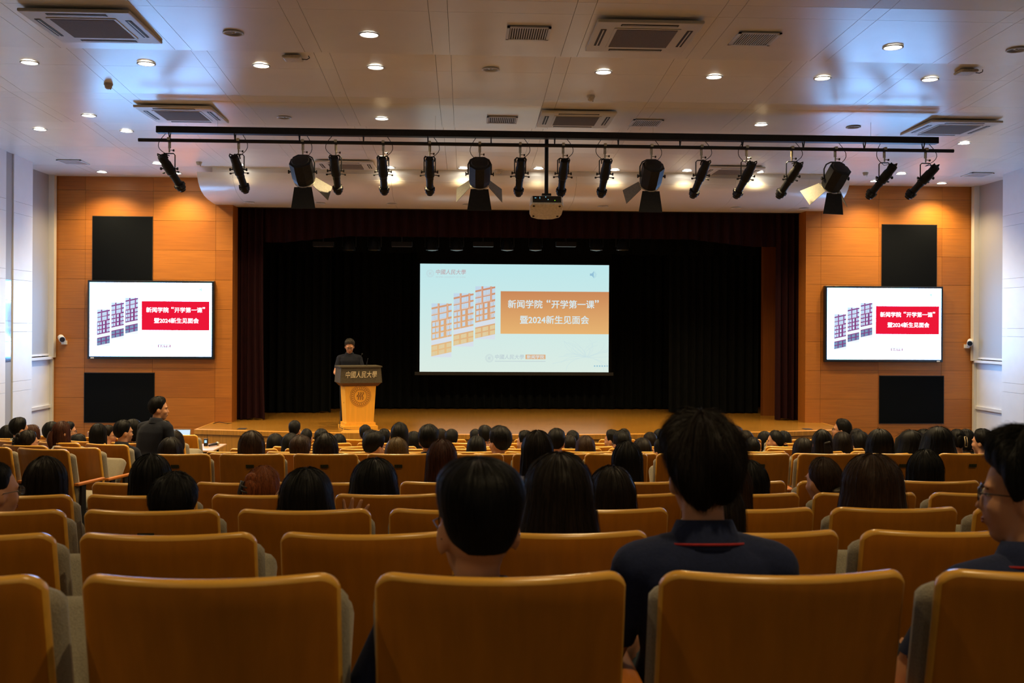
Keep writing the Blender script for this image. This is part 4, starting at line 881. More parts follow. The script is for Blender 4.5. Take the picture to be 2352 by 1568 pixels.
# ---- hair
DEG = math.pi/180
HAIR = {}
def hair_mesh(style, seed, q):
    key = (style, seed, q)
    if key in HAIR: return HAIR[key]
    rg = np.random.default_rng(seed*13+len(style)); ph = rg.uniform(0, 6.28, 12)
    nu, nv, NS, rw = {0: (40, 14, 260, .0030), 1: (56, 20, 900, .0022), 2: (96, 30, 4200, .0011)}[q]
    tab = {'crop': (50, 54, 62, 86, 84, 108, 121, 121), 'short': (50, 54, 70, 100, 92, 122, 135, 135), 'bushy': (58, 60, 72, 104, 96, 130, 150, 152), 'tight': (48, 50, 60, 84, 96, 122, 134, 134)}
    base = {'crop': 'crop', 'short': 'short', 'bushy': 'bushy'}.get(style, 'tight'); tb = np.array(tab[base])*DEG
    TH = {'crop': (.022, .004, .008), 'short': (.026, .014, .018), 'bushy': (.044, .030, .036), 'tight': (.010, .008, .012)}[base]
    L, flare, sidew = {'long': (.36, .13, .004), 'longwide': (.30, .24, .020), 'straight': (.40, .05, 0), 'bob': (.13, .10, .010), 'wavy': (.24, .30, .024), 'halfup': (.30, .10, 0)}.get(style, (0, 0, 0))
    azk = np.array([0, 30, 58, 76, 96, 118, 146, 180])*DEG
    C = np.array([0, -.008, .018]); Rr = np.array([.078, .098, .102])
    def P(az, t):
        az = np.asarray(az, float); t = np.asarray(t, float); a = np.abs((az+math.pi) % (2*math.pi)-math.pi)
        groove = .0022*np.sin(az*19+ph[0])+.0018*np.sin(az*37+ph[1]+3*t)+.0012*np.sin(az*61+ph[2])+.002*np.sin(az*7+t*5+ph[3])
        if L == 0:
            pm = np.interp(a, azk, tb); phi = pm*t
            th = np.where(phi < 50*DEG, TH[0], TH[0]+(np.where(a < 110*DEG, TH[1], TH[2])-TH[0])*np.clip((phi-50*DEG)/(35*DEG), 0, 1))
            fade = np.clip((1.0-t)/.42, 0, 1)**.75; th = (th+groove*(1.8 if base == 'bushy' else .25 if base == 'crop' else .7))*(.06+.94*fade)
            if base == 'bushy': th = th+.008*np.sin(az*3+ph[4])*np.sin(phi*2.2)+.006*np.sin(az*5+phi*4+ph[5])
            d = np.stack([np.sin(phi)*np.sin(az), np.sin(phi)*np.cos(az), np.cos(phi)], -1)
            if base == 'crop': d = d*(1+(1/((np.abs(d[..., 0])**2.6+np.abs(d[..., 2])**2.6+np.abs(d[..., 1])**2.6)**(1/2.6))-1)*np.clip((105*DEG-phi)/(40*DEG), 0, 1)*.85)[..., None]
            return C+d*(Rr+th[..., None])
        g = np.clip((a-28*DEG)/(26*DEG), 0, 1); g = g*g*(3-2*g)
        p1 = (50+44*g)*DEG; ts = np.where(g > 0, .5, 1.0); u = np.clip(t/ts, 0, 1); phi = p1*u
        th = (.024 if style != 'halfup' else .013)*(1-.2*u)+sidew*np.sin(phi)+groove
        part = -.006*np.exp(-(np.minimum(a, math.pi-a)/.12)**2)*np.clip(1-phi/1.2, 0, 1); th = th+part
        d = np.stack([np.sin(phi)*np.sin(az), np.sin(phi)*np.cos(az), np.cos(phi)], -1); pos = C+d*(Rr+th[..., None])
        s = np.clip((t-ts)/(1-ts+1e-6), 0, 1)*(g > 0)
        drop = L*g*s*(1+.06*np.sin(az*9+ph[6])); sw = 1+flare*np.sin(s*math.pi*.62)*(1+.2*np.sin(az*2+ph[7]))
        wav = 1+(.05*np.sin(s*9+az*3+ph[8]) if style in ('wavy', 'longwide') else .012*np.sin(s*6+az*5+ph[8]))*s
        xy = (pos[..., :2]-C[:2])*(sw*wav)[..., None]+C[:2]
        if style == 'bob': xy = (xy-C[:2])*(1-.22*np.clip(s-.6, 0, 1)*2)[..., None]+C[:2]
        back = np.where(np.cos(az) < 0, -.02*np.sin(s*math.pi), 0)
        return np.concatenate([xy+np.stack([np.zeros_like(back), -back*.5], -1), (pos[..., 2]-drop)[..., None]], -1)
    b = MB(); A, Tt = np.meshgrid(np.linspace(0, 2*math.pi, nu, endpoint=False), np.linspace(.002, 1, nv)); G_ = P(A, Tt).reshape(-1, 3)
    f = [(j*nu+i, (j+1)*nu+i, (j+1)*nu+(i+1) % nu, j*nu+(i+1) % nu) for j in range(nv-1) for i in range(nu)]
    b.add(G_.tolist(), f)
    az = rg.uniform(0, 2*math.pi, NS); t0 = rg.uniform(0, .72, NS)**1.0; ln = rg.uniform(.18, .38, NS); K = 5
    lift = rg.uniform(.0, .0035 if base != 'bushy' and style != 'wavy' else .017, NS)*(1.4 if q < 2 else 1.0); drift = rg.normal(0, .05 if L else .16, NS)
    tips = []
    for k in range(K):
        u = k/(K-1); aa = az+drift*u; t = np.minimum(t0+ln*u, 1.0)
        p = P(aa, t); ctr = C; n_ = p-ctr; n_ /= np.linalg.norm(n_, axis=1)[:, None]
        p = p+n_*(.0012+lift*u)[:, None]
        p2 = P(aa+.02, t); tg = p2-P(aa, t); tg /= np.linalg.norm(tg, axis=1)[:, None]+1e-9
        w = rw*(1-.75*u); tips.append((p-tg*w/2, p+tg*w/2))
    arr = np.stack([np.stack(x, 1) for x in tips], 1).reshape(-1, 3)   # NS,K,2,3
    fs = []; off = len(b.v)
    for s_ in range(NS):
        o_ = off+s_*K*2
        for k in range(K-1): fs.append((o_+2*k, o_+2*k+1, o_+2*k+3, o_+2*k+2))
    b.v += [tuple(x) for x in arr.tolist()]; b.f += fs; b.mi += [0]*len(fs)
    if style in ('pony', 'halfup'):
        z0 = -.02 if style == 'pony' else .03
        def tail(u, v):
            a = 2*math.pi*u; r = (.020+.014*math.sin(math.pi*min(1, v*1.1)))*(1-.55*v*v)+.003*math.sin(a*5+ph[0]); L_ = .20 if style == 'pony' else .26
            return (r*1.25*math.cos(a)+.012*math.sin(v*4+ph[1]), -.115-.035*math.sin(min(1, v*2.2)*math.pi*.5)+r*math.sin(a)+.03*v, z0-L_*v)
        b.grid(tail, 14, 10, True)
    if style == 'bun': b.ell((0, -.115, -.035), .034, .03, .032, 16, 10)
    if style == 'clip': b.ell((-.012, -.104, .012), .038, .026, .070, 16, 12); b.ell((-.016, -.088, .075), .034, .026, .034, 12, 8)
    me = b.mesh('hair', MATS['hair_blk'], True); HAIR[key] = me; return me
def glasses_mesh():
    if 'gl' in HAIR: return HAIR['gl']
    b = MB()
    for s in (-1, 1):
        b.tube([(s*.034+.024*math.copysign(abs(math.cos(t*math.pi/8))**.7, math.cos(t*math.pi/8)), .098, .001+.0155*math.copysign(abs(math.sin(t*math.pi/8))**.7, math.sin(t*math.pi/8))) for t in range(17)], .0016, 5)
        b.tube([(s*.058, .098, .006), (s*.078, .06, .008), (s*.083, -.005, .006), (s*.080, -.03, -.012)], .0018, 5)
    b.tube([(-.010, .099, .004), (0, .101, .008), (.010, .099, .004)], .0022, 5)
    HAIR['gl'] = b.mesh('glasses', M_FRAME); 
    l = MB()
    for s in (-1, 1): l.lathe([(.022, -.0005), (.0005, .0005)], (s*.034, .098, .002), 14, 'y')
    HAIR['lens'] = l.mesh('lens', M_LENS); return HAIR['gl']
def face_meshes():
    if 'eye' in HAIR: return
    e = MB()
    for s in (-1, 1): e.cur = 0; e.ell((s*.031, .0775, .0), .0125, .005, .0045, 12, 8); e.cur = 1; e.ell((s*.031, .0805, .0), .0052, .0035, .0044, 10, 8)
    HAIR['eye'] = e.mesh('eyes', [M_EYEW, M_EYED], True)
    e = MB()
    for s in (-1, 1): e.tube([(s*.014, .089, .020), (s*.032, .087, .023), (s*.050, .075, .018)], .0034, 6)
    HAIR['brow'] = e.mesh('eyebrows', MATS['hair_blk'], True)
    e = MB(); e.ell((0, .0915, -.064), .017, .004, .0040, 12, 6); e.ell((0, .0905, -.071), .015, .004, .0045, 12, 6); HAIR['lip'] = e.mesh('lips', M_LIP, True)
def setmat(o, m):
    if not o.material_slots: return
    o.material_slots[0].link = 'OBJECT'; o.material_slots[0].material = m
NOMW = {'crop': .165, 'short': .188, 'bushy': .225, 'bob': .225, 'long': .238, 'longwide': .262, 'straight': .212, 'wavy': .268, 'pony': .176, 'bun': .176, 'clip': .178, 'halfup': .205}
NOMT = {'crop': .142, 'short': .146, 'bushy': .164, 'bob': .145, 'long': .145, 'longwide': .145, 'straight': .145, 'wavy': .145, 'pony': .131, 'bun': .131, 'clip': .140, 'halfup': .133}
FEM = {'bob', 'long', 'longwide', 'straight', 'wavy', 'pony', 'bun', 'clip', 'halfup'}
PEOPLE_POS = []
def person(px, py, Y, style, hc, shirt, yaw, w, label, group=None, pitch=0, glasses=False, face=False, collar=None, arms='lap', q=None, vox=None, pose='sit', side=0.0, lean=None, tie=None, clip=None, trousers='dark', zbase=None, kfix=None, lens=False, body_yaw=0):
    W0 = at(px, py, Y); sexf = style in FEM
    q = (2 if Y < 3 else 1 if Y < 6.5 else 0) if q is None else q
    vox = (.009 if Y < 3 else .012 if (face or Y < 5) else .015) if vox is None else vox
    sc = min(max((w*Y/F)/NOMW[style], .93), 1.32)
    hs = 1.0 if sexf else round(min(max(sc, .96), 1.12)/.04)*.04
    zhc = W0.z-NOMT[style]*(min(max(sc, .96), 1.08) if sexf else hs)
    base = floor_z(Y) if zbase is None else zbase
    if pose == 'sit':
        seat = base+.44; k = kfix or round(min(max((zhc-seat-.26)/.47, .74), 1.08)/.06)*.06
        bd = body('sit', k, -.14 if lean is None else lean, sexf, arms, yaw, pitch, vox, side, hs); off = zhc-bd['head'].z
    else:
        k = kfix or 1.0; bd = body(pose, k, 0 if lean is None else lean, sexf, arms, yaw, pitch, vox, side, hs); off = zhc-bd['head'].z
    Rb = Matrix.Rotation(math.radians(-body_yaw), 4, 'Z'); hx = Rb @ bd['head']
    e = empty('person', (W0.x-hx.x, Y-hx.y, base)); e.rotation_euler.z = math.radians(-body_yaw)
    tag(e, label, 'person', group); dz = off-base
    PEOPLE_POS.append((W0.x-hx.x, Y, e))
    link('body', bd['body'], e, (0, 0, dz))
    o = link('shirt', bd['shirt'], e, (0, 0, dz)); setmat(o, MATS['cloth_'+shirt])
    o = link('trousers', bd['trousers'], e, (0, 0, dz)); setmat(o, MATS['cloth_'+trousers])
    link('shoes', bd['shoes'], e, (0, 0, dz))
    HM = Matrix.Translation(bd['head']+Vector((0, 0, dz))) @ bd['R']; HF = HM @ Matrix.Diagonal((hs, hs, hs, 1))
    seed = int(px) % 3 if q < 2 else int(px) % 97
    o = link('hair', hair_mesh(style, seed, q), e); o.matrix_local = HM @ Matrix.Diagonal((sc, max(.97, 1+(sc-1)*.5), min(max(sc, .96), 1.08), 1) if sexf else (sc, hs, hs, 1)); setmat(o, MATS['hair_'+hc]); hair_o = o
    if glasses:
        o = link('glasses', glasses_mesh(), e); o.matrix_local = HF; ln = link('lens', HAIR['lens'], o)
    if face:
        face_meshes()
        for n_, nm in (('eye', 'eyes'), ('brow', 'eyebrows'), ('lip', 'lips')): o = link(nm, HAIR[n_], e); o.matrix_local = HF
    if collar:
        nb = Vector(bd['J']['neck'])+Vector((side*.02, .006, dz))
        def cring(r, z, n=28): return [(nb.x+r*math.cos(2*math.pi*i/n), nb.y+r*.90*math.sin(2*math.pi*i/n), nb.z+z-.16*r*math.sin(2*math.pi*i/n)) for i in range(n)]
        b = MB(); rows = [cring(.064, .058), cring(.068, .061), cring(.081, .032), cring(.098, .000), cring(.104, -.012), cring(.098, -.014)]
        for rr in rows: b.v += rr
        for j_ in range(len(rows)-1):
            for i_ in range(28): b.f.append((j_*28+i_, j_*28+(i_+1) % 28, (j_+1)*28+(i_+1) % 28, (j_+1)*28+i_)); b.mi.append(0)
        o = b.build('collar', MATS['cloth_'+collar[0]], e, smooth=True)
        if collar[1]:
            b = MB(); pts = cring(.1015, .003); b.tube(pts+[pts[0]], .0035, 5)
            b.build('collar_stripe', MATS['cloth_'+collar[1]], o, smooth=True)
    if tie:
        b = MB(); zt = -.022 if style == 'pony' else .028 if style == 'halfup' else -.10
        b.tube([(.020*math.cos(t*math.pi/6), -.128+.016*math.sin(t*math.pi/6), zt+.006*math.cos(t*math.pi/6)) for t in range(13)], .0085, 6)
        o = b.build('hair_tie', mat('tie_'+tie[0], tie[1], .6, .3), e, smooth=True); o.matrix_local = HM
    if clip:
        b = MB()
        if clip == 'claw':
            b.tube([(-.052, -.118, .075), (-.062, -.128, .02), (-.055, -.128, -.05)], .012, 8)
            for z in (.06, .035, .01, -.015, -.04): b.tube([(-.058, -.126, z), (-.035, -.150, z-.004), (-.008, -.148, z-.012)], .0045, 5)
        else:
            for t in (-1, 1): b.tube([(.03+t*.012, -.125, .065), (.032+t*.012, -.142, .01), (.03+t*.012, -.138, -.04)], .005, 6)
            b.tube([(.018, -.125, .065), (.042, -.125, .065)], .005, 6); b.tube([(.018, -.138, -.04), (.042, -.138, -.04)], .005, 6)
        o = b.build('hair_clip', mat('clip_dark', (.02, .016, .012, 1), .3, .5) if clip == 'claw' else mat('clip_beige', (.36, .27, .15, 1), .35, .5), e, smooth=True); o.matrix_local = HM
    return e
# ================================================================== PEOPLE: who sits where (px, py of the crown, row or distance)
GA = 'audience seated in the rows'
def R_(r): return RY[r]+.22 if isinstance(r, int) else r
NAVY = ('navy', 'red')
# --- nearest row
person(1097, 1052, 2.26, 'crop', 'blk', 'navy', -14, 186, 'man with close-cropped black hair and glasses in the nearest row', GA, glasses=True, face=True, collar=('navy', None), arms='wide', trousers='jeans', vox=.008)
person(1610, 950, 2.46, 'bushy', 'dbr', 'navy', -4, 196, 'tall man in a navy polo shirt with a red collar stripe', GA, collar=NAVY, face=True, trousers='jeans', vox=.008)
person(2352, 985, 2.30, 'bushy', 'blk', 'navy', -58, 215, 'man in glasses facing left at the right edge of the picture', GA, glasses=True, face=True, collar=NAVY, arms='wide', vox=.008)
# --- second row
person(1283, 1040, R_(2), 'longwide', 'dbr', 'dark', 0, 178, 'woman with long dark hair in the second row, right of the cropped man', GA)
person(1640, 1096, R_(2), 'long', 'dbr', 'dark', 0, 160, 'woman in the second row hidden behind the tall man, only her brown hair edge showing', GA)
# --- third row
person(402, 1083, R_(3), 'pony', 'blk', 'white', 0, 114, 'woman with sleek black hair and a yellow hair tie in the third row', GA, tie=('yellow', (.5, .28, .04, 1)))
person(704, 1075, R_(3), 'longwide', 'blk', 'dark', 6, 132, 'woman with wide dark hair raising her hand beside her head', GA, arms='raise', vox=.006)
person(1405, 1070, R_(3), 'bob', 'dbr', 'dark', -8, 100, 'woman with a dark brown bob in the third row, left of the tall man', GA)
person(1668, 1052, R_(3), 'long', 'brn', 'dark', 0, 132, 'woman with long brown hair just right of the tall man', GA)
person(2003, 1043, R_(3), 'longwide', 'brn', 'navy', 0, 152, 'woman with wide brown hair and a navy top on the right, third row', GA)
person(-12, 1062, R_(3), 'pony', 'blk', 'dark', 38, 80, 'woman in glasses cut off by the left edge, third row', GA, glasses=True, face=True)
# --- fourth row
person(105, 1048, R_(4), 'straight', 'dbr', 'cream', 0, 96, 'woman with straight dark hair at the left, beside the aisle', GA)
person(347, 1042, R_(4), 'long', 'blk', 'dark', 0, 105, 'woman with long black hair above the yellow hair tie', GA)
person(607, 1065, R_(4), 'clip', 'org', 'cream', 20, 84, 'woman with orange brown hair held up by a dark claw clip', GA, clip='claw', glasses=True)
person(860, 1053, R_(4), 'longwide', 'blk', 'dark', 0, 118, 'woman with smooth black hair left of the cropped man', GA)
person(1146, 1072, R_(4), 'long', 'dbr', 'khaki', 0, 105, 'woman in khaki hidden behind the cropped man', GA)
person(1722, 1057, R_(4), 'straight', 'blk', 'dark', 0, 92, 'woman with straight black hair right of the tall man, fourth row', GA)
person(1890, 1050, R_(4), 'pony', 'brn', 'grey', -18, 78, 'woman with a brown ponytail and grey tie on the right', GA, tie=('grey', (.10, .085, .06, 1)))
# --- fifth row
person(1015, 1008, R_(5), 'long', 'aub', 'dark', 0, 80, 'woman with long auburn hair above the cropped man on his left', GA)
person(1234, 988, R_(5), 'long', 'dbr', 'grey', -8, 84, 'tall woman with long dark hair above the woman with long dark hair', GA)
person(1440, 1013, R_(5), 'long', 'blk', 'dark', 0, 80, 'woman with long straight black hair left of the tall man, fifth row', GA)
person(2124, 1032, R_(5), 'straight', 'blk', 'dark', 0, 86, 'woman with straight black hair on the right, fifth row', GA)
# --- sixth row
person(392, 1004, R_(6), 'bob', 'dbr', 'dark', 0, 54, 'woman with a dark bob below the standing man', GA)
person(578, 988, R_(6), 'straight', 'brn', 'dark', 0, 64, 'woman with long brown hair below the left stage curtain', GA)
person(748, 993, R_(6), 'straight', 'dbr', 'dark', 0, 62, 'woman with straight dark hair left of the lectern, sixth row', GA)
person(912, 1004, R_(6), 'bob', 'olv', 'dark', 0, 56, 'woman with pale olive brown hair right of the lectern', GA)
person(1888, 986, R_(6), 'halfup', 'dbr', 'dark', 0, 52, 'woman with half tied dark hair right of the tall man', GA, tie=('dark', (.02, .015, .012, 1)))
person(2021, 985, R_(6), 'bob', 'blk', 'dark', 0, 62, 'woman with a full black bob below the lower right black panel, left of its edge', GA)
person(2155, 980, R_(6), 'wavy', 'blk', 'dark', -12, 68, 'woman with thick black hair right of the lower right black panel', GA)
# --- seventh row
person(690, 998, R_(7), 'short', 'brn', 'dark', 0, 52, 'man with short spiky brown hair, left of the woman by the lectern', GA)
person(860, 989, R_(7), 'short', 'blk', 'white', 38, 50, 'man in a striped white collar looking down to the right', GA, pitch=-14, face=True, collar=('white', 'blue'))
person(985, 974, R_(7), 'short', 'blk', 'black', 4, 50, 'man with short black hair and bare neck above the auburn woman', GA, collar=('black', None))
person(1147, 977, R_(7), 'short', 'blk', 'white', -34, 54, 'man in glasses and a pale collar looking left at the centre', GA, glasses=True, face=True, collar=('cream', None))
person(1845, 1005, R_(7), 'bob', 'dbr', 'dark', 0, 36, 'woman with a small dark bob left of the half tied hair', GA)
person(2092, 988, R_(7), 'wavy', 'blk', 'dark', -38, 52, 'woman with wavy black hair turned left, below the right television', GA, face=True)
# --- eighth row
person(1278, 983, R_(8), 'short', 'blk', 'dark', 6, 43, 'man with a thin spot on his crown right of the centre', GA)
person(1095, 1000, R_(8), 'bob', 'blk', 'dark', 0, 43, 'woman with a low black bob left of the man in the pale collar', GA)
person(1309, 998, R_(9), 'bun', 'dbr', 'dark', 0, 33, 'woman with dark hair in a low bun', GA)
person(1345, 1000, R_(8), 'bob', 'brn', 'dark', 0, 40, 'woman with streaked brown shoulder hair beside the low bun', GA)
person(1427, 988, R_(9), 'short', 'blk', 'dark', -20, 43, 'man in glasses above the long straight black hair, left of the tall man', GA, glasses=True)
person(1475, 1005, R_(8), 'bob', 'dbr', 'dark', 0, 42, 'woman with a rounded dark bob, low down left of the tall man', GA)
person(1520, 1006, R_(7), 'short', 'blk', 'white', -30, 38, 'man partly hidden at the left ear of the tall man', GA)
person(1935, 991, R_(8), 'bob', 'dbr', 'dark', 0, 40, 'woman with a dark bob directly below the man looking up left', GA)
person(1975, 990, R_(9), 'short', 'blk', 'white', 0, 44, 'man with black hair overlapping the full black bob', GA)
person(2122, 985, R_(8), 'long', 'blk', 'dark', -70, 34, 'woman in profile beside the thick black hair', GA, face=True)
person(2198, 983, R_(8), 'clip', 'blk', 'dark', 0, 40, 'woman with black hair in a beige rectangular clip', GA, clip='beige')
person(2255, 984, R_(9), 'short', 'blk', 'dark', -40, 46, 'man with short black hair turned left by the right wall', GA, face=True)
# --- ninth row
person(668, 994, R_(9), 'bob', 'blk', 'dark', 0, 30, 'woman with black hair behind the man with spiky brown hair', GA)
person(850, 986, R_(9), 'short', 'dbr', 'dark', 0, 34, 'dark haired person just behind the man looking down', GA)
person(918, 969, R_(9), 'straight', 'blk', 'navy', 0, 43, 'tall woman with long black hair right of the lectern', GA)
person(1712, 988, R_(9), 'short', 'dbr', 'dark', 0, 38, 'dark haired person at the right cheek of the tall man', GA)
person(1728, 1003, R_(8), 'pony', 'blk', 'dark', 0, 24, 'woman with a dark ponytail right of the tall man', GA)
person(1205, 988, R_(9), 'short', 'blk', 'dark', -60, 32, 'man in profile looking left, left of the tall long haired woman', GA, face=True)
# --- tenth row
person(632, 995, R_(10), 'bob', 'blk', 'dark', 0, 36, 'woman with a round black bob left of the man with spiky hair', GA)
person(704, 984, R_(11), 'bun', 'blk', 'dark', 0, 28, 'woman with a black bun right of the heart shaped hair', GA)
person(738, 984, R_(10), 'short', 'blk', 'dark', 0, 32, 'man with flat black hair behind the straight dark hair', GA)
person(778, 996, R_(11), 'bob', 'blk', 'dark', 0, 26, 'woman with a small black bob below the lectern', GA)
person(950, 990, R_(10), 'bob', 'blk', 'dark', 0, 26, 'black haired woman between the tall woman and the bare necked man', GA)
person(1113, 976, R_(10), 'short', 'blk', 'navy', -36, 34, 'man in glasses looking left behind the man in the pale collar', GA, glasses=True, face=True)
person(1315, 988, R_(10), 'short', 'blk', 'dark', 0, 31, 'man with black hair above the low bun', GA)
person(1405, 986, R_(10), 'short', 'blk', 'dark', -58, 30, 'man in profile looking left, left of the man in glasses', GA, face=True)
person(1493, 992, R_(10), 'short', 'dbr', 'dark', 0, 33, 'man with dark hair above the rounded dark bob', GA)
person(1690, 978, R_(10), 'short', 'brn', 'dark', 0, 34, 'brown haired person behind the tall man', GA)
person(1780, 988, R_(10), 'pony', 'blk', 'dark', -62, 36, 'woman in profile with a black ponytail looking left towards the stage', GA, face=True, tie=('orange', (.3, .12, .03, 1)))
person(1968, 984, R_(10), 'short', 'dbr', 'dark', 0, 30, 'dark haired person behind the man overlapping the full black bob', GA)
person(2219, 985, R_(10), 'bob', 'blk', 'dark', 0, 26, 'black haired woman right of the beige clip', GA)
person(2287, 987, R_(10), 'short', 'blk', 'dark', 0, 28, 'man behind the man turned left by the right wall', GA)
person(2346, 982, R_(10), 'short', 'dbr', 'dark', -20, 32, 'dark haired person by the right wall above the bushy hair', GA)
# --- eleventh and twelfth rows
person(677, 965, R_(12), 'short', 'blk', 'dark', 0, 28, 'man with heart shaped black hair and a bare neck near the stage', GA)
person(882, 984, R_(11), 'short', 'blk', 'dark', 0, 28, 'black haired man just right of the lectern foot', GA)
person(1037, 985, R_(11), 'short', 'blk', 'dark', 0, 33, 'man with curly black hair right of the bare necked man', GA)
person(1092, 985, R_(12), 'short', 'blk', 'dark', -10, 28, 'dark haired person left of the man in glasses at the centre', GA)
person(1433, 984, R_(11), 'short', 'blk', 'dark', 0, 28, 'dark haired person behind the man in glasses, left of the tall man', GA)
person(1515, 985, R_(11), 'short', 'blk', 'dark', 0, 30, 'dark haired person above the left ear of the tall man', GA)
person(1756, 990, R_(12), 'bob', 'blk', 'dark', 0, 26, 'black haired woman left of the woman in profile', GA)
person(1800, 989, R_(11), 'bob', 'blk', 'dark', 0, 27, 'black haired woman right of the woman in profile', GA)
person(1932, 961, R_(11), 'short', 'blk', 'grey', -62, 36, 'man in glasses looking up left in front of the stage corner', GA, glasses=True, face=True, pitch=6)
person(839, 975, R_(12), 'short', 'blk', 'dark', 0, 27, 'black haired man at the right foot of the lectern', GA)
person(1013, 984, R_(12), 'short', 'dbr', 'dark', 0, 26, 'dark haired person behind the bare necked man', GA)
# --- left side block
GL = 'audience in the left side block'
def lp(px, py, Y, *a, **k): return person(px, py, Y, *a, GL, body_yaw=16, **k)
lp(66, 985, 10.3, 'clip', 'dbr', 'dark', 24, 46, 'woman with her hair up in a dark claw clip by the left wall', clip='claw', face=True)
lp(45, 958, 11.9, 'short', 'blk', 'white', 22, 36, 'man in a white shirt by the left wall', collar=('white', None))
lp(18, 976, 13.0, 'straight', 'blk', 'dark', 0, 30, 'woman with black hair behind the man in the white shirt')
lp(74, 975, 13.0, 'bob', 'aub', 'dark', 40, 26, 'person with auburn hair turned right, behind the man in the white shirt', face=True)
lp(143, 967, 11.2, 'halfup', 'aub', 'white', 26, 36, 'woman with half tied auburn hair near the left wall', face=True)
lp(119, 968, 12.2, 'short', 'blk', 'grey', 10, 30, 'man with black hair left of the half tied auburn hair')
lp(159, 968, 13.9, 'short', 'blk', 'dark', 50, 26, 'man in glasses looking right behind the auburn hair', glasses=True, face=True)
lp(181, 996, 13.0, 'bob', 'blk', 'dark', 50, 32, 'woman leaning low and looking right, left of the long black hair', face=True)
lp(226, 972, 12.1, 'straight', 'blk', 'dark', 0, 36, 'woman with very long straight black hair at the left')
lp(249, 976, 13.0, 'short', 'dbr', 'red', 62, 28, 'person in glasses and a red top looking right', glasses=True, face=True)
lp(285, 964, 11.2, 'short', 'blk', 'dnavy', 34, 36, 'man in a navy shirt left of the standing man', face=True, collar=('dnavy', None))
lp(306, 962, 12.1, 'bob', 'blk', 'dark', 66, 30, 'person with a pale face looking right beside the standing man', face=True)
lp(378, 965, 14.0, 'long', 'blk', 'dark', 60, 26, 'woman with long black hair in front of the standing man', face=True)
lp(402, 988, 12.2, 'bob', 'dbr', 'dark', 0, 24, 'dark haired person right of the standing man, below the laptop')
# --- standing man and the speaker
person(366, 910, 11.9, 'short', 'blk', 'dnavy', 52, 38, 'standing man in a dark shirt turning to look right', None, face=True, pose='stand', collar=('dnavy', None), body_yaw=18, side=.22, lean=.10, vox=.010, zbase=floor_z(11.9), kfix=1.06, q=1)
person(803, 777, 17.95, 'short', 'gry', 'dnavy', 0, 24, 'speaker in a dark polo shirt reading at the lectern', None, face=True, glasses=True, pose='stand', arms='desk', pitch=-24, collar=('dnavy', None), body_yaw=172, vox=.010, zbase=.75, q=1)

# ================================================================== CHAIRS
def shell(hw, z0, z1, yoff, thick, cr, er, bulge, nu=15, nv=13, tilt=.20):
    """curved upright panel with rounded corners and edges (front and back surface)"""
    us = [-hw, -hw+er*.12, -hw+er*.45, -hw+er]; us = us+[-hw+er+(cr-er)*k/5 for k in range(1, 6)]; us = us+[(-hw+cr)+(2*hw-2*cr)*i/(nu-1) for i in range(1, nu-1)]+[-u for u in us[::-1]]
    ds = [0, er*.12, er*.45, er]; H = z1-z0
    vs = ds+[er+(H-2*er)*i/(nv-1) for i in range(1, nv-1)]+[H-d for d in ds[::-1]]
    v = []; f = []; n = len(us); m = len(vs)
    for side in (-1, 1):
        for d in vs:
            for u in us:
                top = z1; ex_ = abs(u)-(hw-cr)
                if ex_ > 0: top = z1-(cr-math.sqrt(max(cr*cr-ex_*ex_, 0)))
                z = top-(top-z0)*d/H
                e_ = min(d, H-d, hw-abs(u)); hh = thick/2*(math.sqrt(max(0, 1-(1-min(e_/er, 1))**2)))
                y = -bulge*(1-(u/hw)**2)+(CH-z)*tilt+yoff+side*hh
                v.append((u, y, z))
    N = n*m
    for j in range(m-1):
        for i in range(n-1):
            a = j*n+i; f.append((a, a+n, a+n+1, a+1)); f.append((N+a, N+a+1, N+a+n+1, N+a+n))
    b = MB(); b.add(v, f)
    for k, fc in enumerate(b.f):
        j, i = divmod((fc[0] % N), n)
        b.mi[k] = 1 if (j < 3 or i < 2 or i >= n-3 or j >= m-4) else 0
    return b
me_back = shell(.265, .30, .95, .0, .034, .045, .014, 0.070).mesh('backrest', [M_CHAIR, M_EDGE], True)
me_cush = shell(.274, .40, .905, .062, .085, .05, .035, .060).mesh('back_cushion', [M_FABRIC, M_FABRIC], True)
def seat_mesh(up):
    b = MB(); b.box(-.245, .245, 0, .44, -.055, .055); me = b.mesh('seat_cushion', M_FABRIC, True); bevel_me(me, .04, 3)
    me.polygons.foreach_set('use_smooth', [True]*len(me.polygons))
    M = Matrix.Translation((0, .22, .40)) @ Matrix.Rotation(math.radians(58 if up else 3), 4, 'X'); me.transform(M); return me
me_seat_dn, me_seat_up = seat_mesh(False), seat_mesh(True)
b = MB(); b.grid(lambda u, v: (lambda a, t: (0.285*0+.022*math.cos(a)*1.0, .10+.40*t, .625+.014*math.sin(a)-.05*max(0, t-.75)**2*8))(2*math.pi*u, v), 10, 8, True)
b.add([(.0, .10, .625)], []); me_arm = b.mesh('armrest', M_ARM, True)
b = MB(); me_arm = MB().box(-.024, .024, .08, .47, .605, .632).mesh('armrest', M_ARM); bevel_me(me_arm, .008, 2)
b = MB(); b.box(-.014, .014, .14, .20, .02, .605); b.box(-.014, .014, .36, .43, .30, .605); b.box(-.012, .012, .14, .43, .28, .36); b.box(-.022, .022, .06, .34, -.04, .02); me_leg = b.mesh('side_frame', M_BLACKMETAL)
b = MB(); b.box(-.25, .25, .20, .26, .30, .335); me_bar = b.mesh('seat_bracket', M_BLACKMETAL)
b = MB(); b.box(-.032, .032, -.020, -.0168, -.014, .014); me_plate = b.mesh('number_plate', M_PLATE)
NCH = 0
